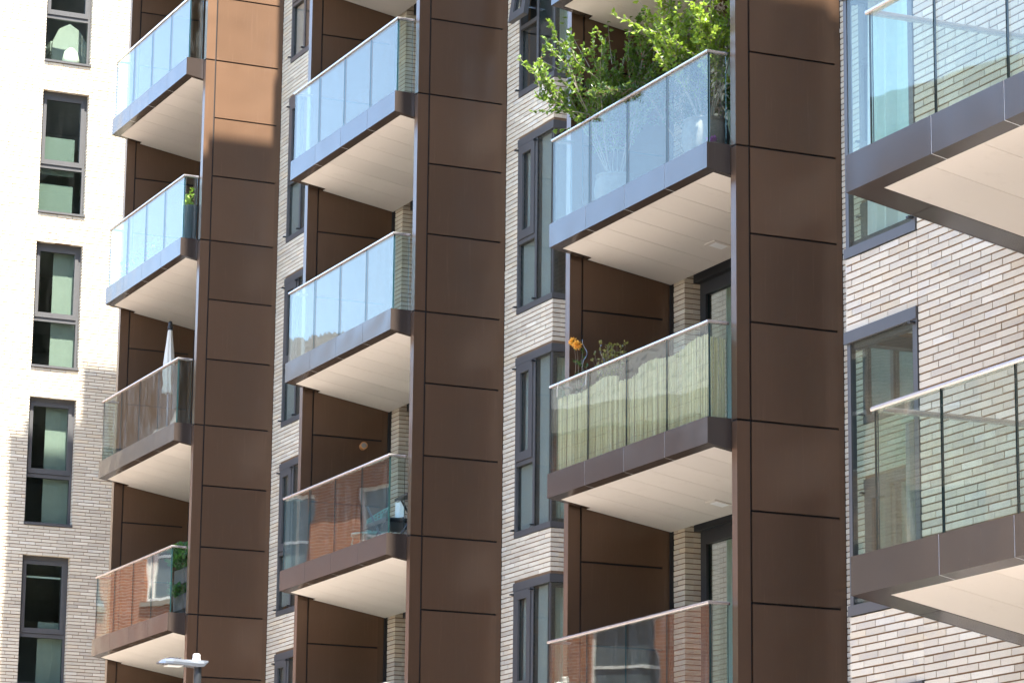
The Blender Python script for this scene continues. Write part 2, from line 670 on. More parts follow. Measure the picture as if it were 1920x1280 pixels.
def rect_frame(mb, fr, u0, u1, z0, z1, w, d0, d1, mi=0, bot=None, top=None):
    bot = w if bot is None else bot
    top = w if top is None else top
    mb.lbox(fr, u0, u0 + w, d0, d1, z0, z1, mi=mi)
    mb.lbox(fr, u1 - w, u1, d0, d1, z0, z1, mi=mi)
    mb.lbox(fr, u0 + w, u1 - w, d0, d1, z0, z0 + bot, mi=mi)
    mb.lbox(fr, u0 + w, u1 - w, d0, d1, z1 - top, z1, mi=mi)


def folds(mb, fr, u0, u1, d, z0, z1, amp, waves, ph=0.0, flare=0.0):
    n = max(8, int(waves * 10))
    o = len(mb.v)
    for i in range(n + 1):
        f = i / n
        u = u0 + (u1 - u0) * f
        dd = d + amp * math.sin(2 * math.pi * waves * f + ph) + 0.3 * amp * math.sin(5.1 * math.pi * waves * f)
        mb.v.append(fr(u, dd, z1))
        mb.v.append(fr(u + flare * (f - 0.5), dd + amp * 0.5 * math.sin(3 * f), z0))
    for i in range(n):
        mb.face((o + 2 * i, o + 2 * i + 1, o + 2 * i + 3, o + 2 * i + 2))
    for i in range(n + 1):                                  # a second skin: cloth has thickness
        a = mb.v[o + 2 * i]
        b = mb.v[o + 2 * i + 1]
        k = 0.006
        mb.v.append((a[0] - fr.n[0] * k, a[1] - fr.n[1] * k, a[2]))
        mb.v.append((b[0] - fr.n[0] * k, b[1] - fr.n[1] * k, b[2]))
    q = o + 2 * (n + 1)
    for i in range(n):
        mb.face((q + 2 * i, q + 2 * i + 2, q + 2 * i + 3, q + 2 * i + 1))


def corner_window(parent, fa, ua, ub, fb, vb, zs, zh, opened=False, blind='blind_grey', drop=1.0, curt=True, side=1, mull=0.58):
    """window that turns a corner: face on fa from ua to ub (the corner at ub), return on fb from 0 to vb"""
    w = empty('window', parent)
    g = MB()
    tr = zs + 0.94
    um = ua + mull
    # outer frame: sill, head with flashing, jamb, mullion, transom
    g.lbox(fa, ua, ub + 0.012, -0.10, 0.012, zs, zs + 0.075)
    g.lbox(fa, ua, ub + 0.016, -0.10, 0.016, zh - 0.105, zh)
    g.lbox(fa, ua, ua + 0.045, -0.10, 0.008, zs + 0.075, zh - 0.105)
    g.lbox(fa, um - 0.03, um + 0.03, -0.10, 0.004, zs + 0.075, zh - 0.105)
    g.lbox(fa, ua + 0.045, um - 0.03, -0.10, 0.004, tr, tr + 0.055)
    g.lbox(fa, ub - 0.022, ub - 0.002, -0.022, -0.002, zs + 0.075, zh - 0.105)
    g.lbox(fb, 0.003, vb, -0.10, 0.009, zs + 0.0, zs + 0.072)
    g.lbox(fb, 0.003, vb, -0.10, 0.013, zh - 0.102, zh - 0.002)
    g.lbox(fb, vb - 0.05, vb, -0.10, 0.006, zs + 0.072, zh - 0.102)
    child(g.obj('frame', ['window_grey'], w))
    dk = MB()
    dk.lbox(fb, 0.012, 0.085, -0.09, -0.03, zs + 0.075, zh - 0.105)
    dk.lbox(fb, 0.085, vb - 0.05, -0.09, -0.03, zs + 0.075, zs + 0.125)
    dk.lbox(fb, 0.085, vb - 0.05, -0.09, -0.03, zh - 0.16, zh - 0.105)
    child(dk.obj('inner_frame', ['window_dark'], w))
    for u in (ua - 0.012, um):
        for z in (zs + 0.09, zh - 0.15):
            s_ = MB()
            s_.lbox(fa, u - 0.012, u + 0.03, 0.004, 0.055, z, z + 0.018)
            child(s_.obj('stay_pin', ['black_plastic'], w))
    # sash, upper left, shut or propped open at its foot
    s_ = MB()
    u0, u1, z0, z1 = ua + 0.05, um - 0.035, tr + 0.06, zh - 0.11
    rect_frame(s_, fa, u0, u1, z0, z1, 0.115, -0.05, 0.020)
    sash = s_.obj('sash', ['window_grey'], w)
    child(sash)
    sp = MB()
    sp.lbox(fa, u0 + 0.115, u1 - 0.115, -0.025, -0.009, z0 + 0.115, z1 - 0.115, mis=[1, 1, 0, 1, 0, 1])
    spo = sp.obj('pane', ['window_glass', 'glass_edge'], sash)
    if opened:
        piv = Vector(fa(0, 0, z1))
        axis = Vector((fa.u[0], fa.u[1], 0))
        rot = Matrix.Rotation(math.radians(-8) * (1 if not fa.flip else -1), 4, axis)
        off = sash.matrix_local.translation.copy()
        for o_ in (sash, spo):
            me = o_.data
            me.transform(Matrix.Translation(piv) @ rot @ Matrix.Translation(-piv))
        for uu in (u0 + 0.02, u1 - 0.035):
            k_ = MB()
            k_.lbox(fa, uu, uu + 0.012, 0.0, 0.15, z0 + 0.10, z0 + 0.12)
            child(k_.obj('stay', ['lamp_metal'], w))
    pane(w, fa, ua + 0.045, um - 0.03, -0.03, zs + 0.075, tr)
    pane(w, fa, um + 0.03, ub - 0.004, -0.006, zs + 0.075, zh - 0.105)
    pane(w, fb, 0.006, vb - 0.05, -0.006, zs + 0.075, zh - 0.105)
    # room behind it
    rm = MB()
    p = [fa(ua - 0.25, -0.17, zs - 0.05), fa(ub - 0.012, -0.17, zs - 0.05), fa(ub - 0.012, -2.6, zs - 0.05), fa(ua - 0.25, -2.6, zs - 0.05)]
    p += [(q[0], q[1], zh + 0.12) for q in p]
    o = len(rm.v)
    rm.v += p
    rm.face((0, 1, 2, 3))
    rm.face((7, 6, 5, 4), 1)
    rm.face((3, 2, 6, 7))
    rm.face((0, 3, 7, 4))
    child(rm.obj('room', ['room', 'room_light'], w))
    if blind:
        b_ = MB()
        zb = zh - 0.11 - (zh - zs - 0.19) * drop
        b_.lbox(fa, ua + 0.047, um - 0.032, -0.078, -0.070, zb, zh - 0.11)
        b_.lbox(fa, um + 0.032, ub - 0.035, -0.078, -0.070, zb, zh - 0.11)
        child(b_.obj('roller_blind', [blind], w))
    if curt:
        c_ = MB()
        folds(c_, fb, 0.12, vb + 0.2, -0.17, zs + 0.02, zh - 0.12, 0.03, 4)
        child(c_.obj('curtain', ['curtain'], w))
    return w


def punched_window(parent, fr, u0, u1, zs, zh, dep, blinds=()):
    """tall window set back in its opening: opening light above, fixed light below, sill"""
    w = empty('window', parent)
    d0, d1 = -dep - 0.07, -dep
    tr = zs + (zh - zs) * 0.385
    g = MB()
    rect_frame(g, fr, u0, u1, zs, zh, 0.045, d0, d1, bot=0.05, top=0.085)
    g.lbox(fr, u0 + 0.045, u1 - 0.045, d0, d1, tr - 0.035, tr + 0.035)
    g.lbox(fr, u0 - 0.0, u1 + 0.0, -0.30, -dep + 0.012, zh - 0.004, zh + 0.012)
    child(g.obj('frame', ['window_grey'], w))
    s_ = MB()
    s_.lbox(fr, u0 - 0.01, u1 + 0.01, -dep + 0.002, 0.028, zs - 0.028, zs + 0.012)
    child(s_.obj('sill', ['window_grey'], w))
    sa = MB()
    rect_frame(sa, fr, u0 + 0.05, u1 - 0.05, tr + 0.042, zh - 0.09, 0.065, d0 + 0.01, d1 + 0.018, bot=0.095)
    sash = child(sa.obj('sash', ['window_grey'], w))
    sp = MB()
    sp.lbox(fr, u0 + 0.115, u1 - 0.115, d1 - 0.03, d1 - 0.012, tr + 0.137, zh - 0.155, mis=[1, 1, 0, 1, 0, 1])
    sp.obj('pane', ['window_glass', 'glass_edge'], sash)
    pane(w, fr, u0 + 0.045, u1 - 0.045, d1 - 0.012, zs + 0.05, tr - 0.035)
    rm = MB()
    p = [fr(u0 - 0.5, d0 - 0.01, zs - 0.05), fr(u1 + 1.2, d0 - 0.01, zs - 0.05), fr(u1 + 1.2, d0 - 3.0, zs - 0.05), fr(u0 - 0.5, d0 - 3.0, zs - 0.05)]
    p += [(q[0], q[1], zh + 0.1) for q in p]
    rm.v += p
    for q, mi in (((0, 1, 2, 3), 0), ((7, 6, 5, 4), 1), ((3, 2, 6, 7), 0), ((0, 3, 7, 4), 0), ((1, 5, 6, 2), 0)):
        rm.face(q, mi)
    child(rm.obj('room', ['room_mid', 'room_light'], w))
    for a, b, z0, z1, mat in blinds:
        b_ = MB()
        b_.lbox(fr, u0 + a, u0 + b, d0 - 0.07, d0 - 0.06, zs + z0, zs + z1)
        child(b_.obj('roller_blind', [mat], w))
    return w


# ------------------------------------------------------------------ main block: brick walls with corner windows
ZDET = 20.0                                                 # bricks laid one by one up to here
quota_left = {'main': 300}
for k in (1, 2, 3):
    x0 = XF[k]
    xc = XF[k] + 1.51
    fa = Fr((x0, YW), (1, 0), (0, -1))
    fb = Fr((xc, YW), (0, 1), (1, 0))
    ua, ub = XF[k] + 0.40 - x0, xc - x0
    ops, opb = [], []
    for n in range(0, 6):
        ops.append((ua, ub + 0.01, ZF(n) - 0.03, ZF(n) + 2.37))
        opb.append((-0.01, 0.60, ZF(n) - 0.03, ZF(n) + 2.37))
    vis = (lambda px, py, p: 945 < px < 1036) if k == 2 else None
    brick_wall(main, fa, ub, 0.0, ZDET, ops, ztop=BRICK_TOP, vis=vis, quota=300 if k == 2 else 0, trim=(0, 0.0086))
    brick_wall(main, fb, 1.4, 0.0, ZDET, opb, ztop=BRICK_TOP, ends=(0.1155, 0.0), trim=(0.0086, 0))
    bk = MB()
    bk.box(xc - 0.02, (XF[k + 1] - BAYW - 0.02) if k < 3 else XC4 + 0.1, YW + 1.4, YW + 1.6, 0, BRICK_TOP)
    child(bk.obj('set_back_wall', ['pale_brick_far'], main))
    for n in range(0, 6):
        op = (k == 2 and n == 4)
        corner_window(main, fa, ua, ub, fb, 0.60, ZF(n) - 0.03, ZF(n) + 2.37, opened=op,
                      blind=('blind_grey' if not op else None), drop=1.0 if (n + k) % 3 else 0.97,
                      curt=(n in (1, 2, 4, 5)) if k == 2 else (n % 2 == 0))
bk = MB()
bk.box(XWL + 0.003, XF[1] - BAYW - 0.02, YW + 1.62, YW + 1.8, 0, BRICK_TOP)
child(bk.obj('set_back_wall', ['pale_brick_far'], main))
# solid mass behind the facade and the parapet coping (out of frame, shades the walls below)
mass = MB()
mass.box(XWL - 6, XC4 + 0.2, YW + 4.2, YW + 14, 0, BRICK_TOP)
for k in (0, 1, 2):
    if k:
        mass.box(XF[k] + 0.05, XF[k] + 1.45, YW + 0.3, YW + 4.2, ZDET + 0.2, BRICK_TOP - 0.05)
    mass.box(XF[k] + 1.45 if k else XWL, XF[k + 1], YW + 1.6, YW + 4.2, ZDET + 0.2, BRICK_TOP - 0.05)
mass.box(XF[3] + 0.05, XC4, YW + 1.7, YW + 4.2, ZDET + 0.2, BRICK_TOP - 0.05)
for k in (1, 2, 3):
    mass.box(XF[k] - BAYW - FT, XF[k] - 0.01, YW - 0.22, YW + 1.55, FIN_TOP - 0.04, BRICK_TOP - 0.06)
cop = MB()
cop.box(XF[1], XC4, YW - 0.17, YW + 0.5, BRICK_TOP, BRICK_TOP + 0.08)
child(cop.obj('coping', ['bronze'], main))
child(mass.obj('core', ['roof_felt'], main))

# ------------------------------------------------------------------ fins
LEVELS = range(0, 7)


def fin(x, ymax, outer):
    """fin > core, cap (one a storey), cladding_panel, edge_strip"""
    f_ = MB()
    f_.box(x - FT + 0.004, x - 0.022, YE + 0.012, ymax + 0.05, 0, FIN_TOP - 0.02)
    fo = child(f_.obj('cladding_fin', ['black_gap'], main))
    back = MB()
    back.box(x - FT, x - FT + 0.003, YJ, ymax + 0.04, 0.0, FIN_TOP)
    child(back.obj('back_sheet', ['bronze'], fo))
    G = 0.0115
    for n in LEVELS:
        a, b = ZF(n) + ZJ + G, ZF(n + 1) + ZJ - G
        c = MB()
        c.box(x - FT, x, YE, YJ - G, a, b)
        child(c.obj('cap', ['bronze'], fo))
        for z0, z1 in ((0, T1), (T1, T2), (T2, H)):
            p = MB()
            dx = R.gauss(0, 0.0008)
            p.box(x - 0.024, x + dx, YJ + G, YB - 0.004, ZF(n) + ZJ + z0 + G, ZF(n) + ZJ + z1 - G)
            child(p.obj('cladding_panel', ['bronze'], fo))
    e = MB()
    e.box(x - 0.024, x - 0.006, YB - 0.002, ymax, 0.3, ZF(7) + ZJ)
    child(e.obj('edge_strip', ['bronze'], fo))
    for z0, z1 in ((0.05, ZF(0) + ZJ - G), (ZF(7) + ZJ + G, FIN_TOP)):
        u_ = MB()
        u_.box(x - FT, x, YE, ymax, z0, z1)
        child(u_.obj('outer_sheet', ['bronze'], fo))
    return fo


for k in (1, 2, 3):
    fin(XF[k], YW - 0.004, True)
    fin(XF[k] - BAYW, YW + 0.03, False)

# ------------------------------------------------------------------ balconies
RAIL = [(-0.026, 0.0), (0.026, 0.0), (0.030, 0.012), (0.029, 0.026), (0.018, 0.036), (0.0, 0.040), (-0.018, 0.036), (-0.029, 0.026), (-0.030, 0.012)]
XLr, XRr = -BAYW + 0.035, -FT                               # balcony ends relative to the fin face
GY = YF + 0.06
GL, GRt = XLr - 0.02, XRr - 0.07
RTOP = 1.06
mesh_cache = {}


def cached(key, build, mats, name, smooth=False):
    if key not in mesh_cache:
        mb = MB()
        build(mb)
        mesh_cache[key] = mb.mesh(name, mats, smooth)
    return mesh_cache[key]


def sz(y, y0=YF, z=-HF):
    return z - SL * (y - y0)


def prism(mb, x0, x1, y0, y1, zt0, zt1, zb0, zb1, **k):
    """box whose top and bottom may slope with y"""
    mb.hexa([(x0, y0, zb0), (x1, y0, zb0), (x1, y1, zb1), (x0, y1, zb1), (x0, y0, zt0), (x1, y0, zt0), (x1, y1, zt1), (x0, y1, zt1)], **k)


def balcony(k, n, dirty=False, simple_=False):
    b = empty('balcony', main)
    b.location = Vector((XF[k], 0, ZF(n))) - main.location

    def part(name, key, build, mats, parent=b, smooth=False):
        return link(name, cached(key, build, mats, name, smooth), parent)

    if simple_:
        def bs(mb):
            prism(mb, XLr, XRr, YF, 17.05, 0, 0, -HF, sz(17.05))
            mb.box(XLr, XRr, GY - 0.02, GY + 0.02, RTOP - 0.04, RTOP)
        part('slab', 'slab_simple', bs, ['bronze'])
        return b
    q = (XRr - XLr) / 4
    BD = 0.125
    for i in range(4):
        def fp(mb, i=i):
            a = XLr + q * i + (0.004 if i else 0)
            c = XLr + q * (i + 1) - (0.004 if i < 3 else 0)
            prism(mb, a, c, YF, YF + 0.022, 0, 0, -HF, sz(YF + 0.022))
            prism(mb, a + (BD * 0.75 if i == 0 else 0), c - (BD * 0.5 if i == 3 else 0), YF + 0.022, YF + BD, -HF + 0.016, sz(YF + BD) + 0.018, sz(YF + 0.022), sz(YF + BD))
        part('fascia_panel', ('fp', i), fp, ['bronze_fascia'])

    def fr_(mb):
        prism(mb, XRr - 0.022, XRr - 0.001, YF + 0.0225, YE - 0.004, 0, 0, sz(YF + 0.0225), sz(YE))
        prism(mb, XRr - 0.09, XRr - 0.022, YF + 0.023, YE + 0.2, sz(YF) + 0.02, sz(YE + 0.2) + 0.02, sz(YF + 0.023) + 0.0005, sz(YE + 0.2) + 0.0005)
    part('side_fascia', 'fr', fr_, ['bronze_fascia'])

    def fl_(mb):
        prism(mb, XLr + 0.001, XLr + 0.022, YF + 0.0225, 15.92, 0, 0, sz(YF + 0.0225), sz(15.92))
        prism(mb, XLr + 0.022, XLr + 0.092, YF + 0.023, 15.92, sz(YF) + 0.02, sz(15.92) + 0.02, sz(YF + 0.023) + 0.0005, sz(15.92) + 0.0005)
    part('side_fascia', 'fl', fl_, ['bronze_fascia'])

    def core(mb):
        prism(mb, XLr + 0.03, XRr - 0.03, YF + 0.024, 17.05, -0.03, -0.03, -HF + 0.03, sz(17.05) + 0.03)
    part('slab', 'core', core, ['soffit_gap'])
    for i in (1, 2, 3):
        def jt(mb, i=i):
            a = XLr + q * i
            prism(mb, a - 0.0038, a + 0.0038, YF + 0.003, YF + 0.0235, -0.002, -0.002, -HF + 0.001, sz(YF + 0.0235) + 0.001)
            prism(mb, a - 0.0038, a + 0.0038, YF + 0.0236, YF + BD - 0.002, -HF + 0.016, sz(YF + BD) + 0.018, sz(YF + 0.0236) + 0.001, sz(YF + BD) + 0.001)
        part('joint_trim', ('jt', i), jt, ['bright_trim'])
    BW = 0.5535
    x = XLr + 0.092
    i = 0
    while x < XRr - 0.1:
        xe = min(x + BW, XRr - 0.09)

        def sb(mb, x=x, xe=xe, i=i):
            g = 0.0042
            y0, y1 = YF + BD + 0.004, 17.04
            prism(mb, x + g, xe - g, y0, y1, sz(y0) + 0.02, sz(y1) + 0.02, sz(y0) + 0.004, sz(y1) + 0.004)
            if i == 0:
                prism(mb, -BAYW + 0.012, x + g - 0.0005, 15.93, y1, sz(15.93) + 0.02, sz(y1) + 0.02, sz(15.93) + 0.004, sz(y1) + 0.004)
            if xe >= XRr - 0.091:
                prism(mb, xe - g + 0.0005, XRr - 0.02, YE + 0.21, y1, sz(YE + 0.21) + 0.02, sz(y1) + 0.02, sz(YE + 0.21) + 0.004, sz(y1) + 0.004)
        part('soffit_board', ('sb', i), sb, ['soffit'])
        x += BW
        i += 1

    def dk(mb):
        mb.box(-BAYW + 0.01, XRr - 0.02, YF + 0.03, 17.2, -0.028, -0.006)
    part('deck', 'dk', dk, ['deck'])

    def vent(mb):
        y = 16.72
        for (a, c, e, g_, mi) in ((-2.42, -2.18, 16.60, 16.84, 0), (-2.38, -2.22, 16.64, 16.80, 1)):
            t_ = 0.008 if mi == 0 else 0.010
            prism(mb, a, c, e, g_, sz(e) + 0.003, sz(g_) + 0.003, sz(e) - t_, sz(g_) - t_, mi=mi)
    if k == 3:
        part('soffit_vent', 'vent', vent, ['soffit', 'bright_trim'])
    gl = 'glass_dirty' if dirty else 'glass'
    gw = (GRt - GL) / 4
    for i in range(4):
        def gp(mb, i=i):
            mb.box(GL + gw * i + 0.003, GL + gw * (i + 1) - 0.003, GY - 0.009, GY + 0.009, -0.02, RTOP - 0.028, mis=[1, 1, 0, 1, 0, 1])
        part('glass_panel', ('gp', i, gl), gp, [gl, 'glass_edge'])

    def gs1(mb):
        mb.box(GRt - 0.02, GRt - 0.002, GY + 0.016, YE - 0.012, -0.02, RTOP - 0.028, mis=[1, 1, 1, 0, 1, 0])

    def gs2(mb):
        mb.box(GL + 0.002, GL + 0.020, GY + 0.016, YE + 0.0, -0.02, RTOP - 0.028, mis=[1, 1, 1, 0, 1, 0])
    part('side_glass', 'gs1', gs1, ['glass', 'glass_edge'])
    part('side_glass', 'gs2', gs2, ['glass', 'glass_edge'])

    def hr(mb):
        mb.sweep([(GL + 0.011, YE + 0.02), (GL + 0.011, GY), (GRt - 0.011, GY), (GRt - 0.011, YE + 0.002)], RAIL, RTOP - 0.034)
    part('handrail', 'hr', hr, ['rail_metal'])
    return b


VISIBLE = {1: range(1, 7), 2: range(1, 7), 3: range(0, 6)}
for k in (1, 2, 3):
    for n in range(0, 8):
        if n in VISIBLE[k]:
            balcony(k, n, dirty=(k == 1 and n == 3))
        elif n >= 6:
            balcony(k, n, simple_=True)
    rf = MB()
    rf.box(XF[k] - BAYW, XF[k] - FT, YF, YW + 1, FIN_TOP - 0.5, FIN_TOP - 0.05)
    child(rf.obj('bay_roof', ['bronze'], main))

# back of each recess: brick pier, door frame, door glass
for k in (1, 2, 3):
    xl = XF[k] - BAYW
    yp = 17.075
    fa = Fr((xl + 0.02, yp), (1, 0), (0, -1))
    fb = Fr((xl + 0.30, yp), (0, 1), (1, 0))
    brick_wall(main, fa, 0.28, 0.2, ZF(6), [], name='brick_pier', trim=(0, 0.0086))
    brick_wall(main, fb, 0.24, 0.2, ZF(6), [], ends=(0.1155, 0), name='brick_pier', trim=(0.0086, 0))
    cp = MB()
    cp.box(xl - 0.05, xl + 0.02, YW + 0.02, yp + 0.02, 0.1, ZF(7))
    cp.box(xl - 0.04, xl + 0.022, yp + 0.001, yp + 0.25, 0.1, ZF(7))
    child(cp.obj('corner_post', ['black_gap'], main))
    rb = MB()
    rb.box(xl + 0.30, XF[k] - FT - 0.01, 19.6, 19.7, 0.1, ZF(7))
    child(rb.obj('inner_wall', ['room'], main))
    fd = Fr((xl + 0.30, yp + 0.21), (1, 0), (0, -1))
    W_ = BAYW - FT - 0.32
    for n in range(0, 6):
        d = empty('balcony_door', main)
        z0, z1 = ZF(n) - 0.005, ZF(n + 1) - 0.58
        g = MB()
        rect_frame(g, fd, 0.0, W_, z0, z1, 0.07, -0.09, 0.0, mi=0)
        g.lbox(fd, 0.0, W_, -0.09, 0.09, z1, z1 + 0.40)
        for u in (0.92, 1.85, 2.78):
            g.lbox(fd, u - 0.035, u + 0.035, -0.09, 0.0, z0 + 0.07, z1 - 0.07)
        child(g.obj('frame', ['window_dark'], d))
        for a, c in ((0.07, 0.885), (0.955, 1.815), (1.885, 2.745), (2.815, W_ - 0.07)):
            l_ = MB()
            rect_frame(l_, fd, a + 0.004, c - 0.004, z0 + 0.074, z1 - 0.074, 0.085, -0.07, 0.012)
            lf = child(l_.obj('leaf', ['window_dark'], d))
            p_ = MB()
            p_.lbox(fd, a + 0.089, c - 0.089, -0.04, -0.02, z0 + 0.159, z1 - 0.159, mis=[1, 1, 0, 1, 0, 1])
            p_.obj('pane', ['window_glass', 'glass_edge'], lf)
        c_ = MB()
        folds(c_, fd, 0.25, 0.75, -0.25, z0 + 0.03, z1, 0.035, 4, ph=n)
        child(c_.obj('curtain', ['curtain'], d))

# ------------------------------------------------------------------ far left wing
fl = Fr((XWL, 13.6), (0, 1), (1, 0))
wy0, wy1 = 15.875 - 13.6, 16.79 - 13.6
wins = [(wy0, wy1, 1.909 + 3 * n, 4.313 + 3 * n) for n in range(0, 7)]
brick_wall(left, fl, 18.62 - 13.6, 0.0, 22.6, wins, ztop=BRICK_TOP, quota=300,
           vis=lambda px, py, p: px < 200 and 0 < py)
bl = {5: [(0.0, 0.74, 0.02, 0.62, 'blind'), (0.0, 0.74, 0.80, 1.55, 'blind')], 6: [], 4: [(0.42, 0.9, 0.0, 2.3, 'room_mid')],
      3: [(0.40, 0.9, 0.0, 2.3, 'room_mid')], 2: [(0.42, 0.9, 0.0, 1.2, 'room_mid'), (0.05, 0.87, 2.02, 2.05, 'curtain')], 1: [], 0: []}
for n in range(0, 7):
    punched_window(left, fl, wy0, wy1, 1.909 + 3 * n, 4.313 + 3 * n, 0.135, bl[n])
lm = MB()
lm.box(XWL - 8, XWL - 0.16, 13.6, 13.75, 0, BRICK_TOP)
lm.box(XWL - 8, XWL - 7.8, 13.75, 21, 0, BRICK_TOP)
lm.box(XWL - 7.8, XWL - 0.16, 13.75, 21, BRICK_TOP - 0.3, BRICK_TOP - 0.02)
child(lm.obj('side_wall', ['pale_brick_far'], left))

# ------------------------------------------------------------------ wing at the right edge
fa = Fr((XC4, YW4), (1, 0), (0, -1))
fb = Fr((XC4, YW4), (0, 1), (-1, 0))
ops = [(-0.01, 1.12, ZF(n) - 0.03, ZF(n) + 2.34) for n in range(0, 4)]
opw = [(-0.01, 1.35, ZF(n) - 0.03, ZF(n) + 2.34) for n in range(0, 4)]
brick_wall(right, fa, 5.0, 0.0, 12.6, ops, ztop=BRICK_TOP, cuts=(1.125,), quota=300, trim=(0.0086, 0),
           vis=lambda px, py, p: px > 1596)
brick_wall(right, fb, 3.6, 0.0, 12.6, opw, ztop=BRICK_TOP, ends=(0.1155, 0), trim=(0.0086, 0))
for n in range(0, 4):
    w = empty('window', right)
    zs, zh = ZF(n) - 0.03, ZF(n) + 2.34
    g = MB()
    g.lbox(fa, -0.012, 1.12, -0.10, 0.012, zs, zs + 0.085)
    g.lbox(fa, -0.016, 1.12, -0.10, 0.020, zh - 0.10, zh)
    g.lbox(fa, 1.055, 1.12, -0.10, 0.010, zs + 0.085, zh - 0.10)
    g.lbox(fa, 0.003, 0.055, -0.055, -0.003, zs + 0.085, zh - 0.10)
    g.lbox(fb, 0.003, 1.35, -0.10, 0.012, zs, zs + 0.082)
    g.lbox(fb, 0.003, 1.35, -0.10, 0.016, zh - 0.097, zh - 0.002)
    g.lbox(fb, 1.29, 1.35, -0.10, 0.006, zs + 0.082, zh - 0.097)
    child(g.obj('frame', ['window_grey'], w))
    g = MB()
    g.lbox(fa, 0.985, 1.053, -0.09, -0.03, zs + 0.085, zh - 0.10)
    g.lbox(fa, 0.06, 0.985, -0.09, -0.03, zs + 0.085, zs + 0.14)
    g.lbox(fa, 0.06, 0.985, -0.09, -0.03, zh - 0.15, zh - 0.10)
    child(g.obj('inner_frame', ['window_dark'], w))
    for z in (zs + 0.10, zh - 0.14):
        st = MB()
        st.lbox(fa, 1.06, 1.10, 0.011, 0.06, z, z + 0.018)
        child(st.obj('stay_pin', ['black_plastic'], w))
    pane(w, fa, 0.006, 1.055, -0.008, zs + 0.085, zh - 0.10)
    pane(w, fb, 0.006, 1.29, -0.008, zs + 0.082, zh - 0.097)
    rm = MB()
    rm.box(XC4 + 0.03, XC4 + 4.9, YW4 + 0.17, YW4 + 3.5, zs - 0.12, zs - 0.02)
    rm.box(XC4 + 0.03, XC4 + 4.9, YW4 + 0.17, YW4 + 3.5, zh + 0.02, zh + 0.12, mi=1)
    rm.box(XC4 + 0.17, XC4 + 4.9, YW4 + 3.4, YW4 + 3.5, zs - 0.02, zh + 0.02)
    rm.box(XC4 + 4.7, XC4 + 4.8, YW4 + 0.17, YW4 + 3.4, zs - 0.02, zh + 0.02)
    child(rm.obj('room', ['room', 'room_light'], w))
    if n == 2:
        c_ = MB()
        folds(c_, fa, 0.10, 0.98, -0.22, zs + 0.13, zh - 0.05, 0.05, 3.3, flare=0.12)
        child(c_.obj('curtain', ['curtain'], w))
    if n == 1:
        c_ = MB()
        folds(c_, fa, 0.45, 1.02, -0.30, zs + 0.25, zs + 1.55, 0.03, 6)
        child(c_.obj('curtain', ['blind_grey'], w))
rm = MB()
rm.box(XC4 + 0.05, XC4 + 12, YW4 + 3.6, YW4 + 10, 0, BRICK_TOP)
rm.box(XC4 + 5.0, XC4 + 50, YW4 - 0.1, YW4 + 3.6, 0, BRICK_TOP)  # wing stretched out of view to hide sky from the fins
rm.box(XC4 + 0.2, XC4 + 5.0, YW4 + 0.2, YW4 + 3.6, 12.7, BRICK_TOP)
child(rm.obj('core', ['pale_brick_far'], right))
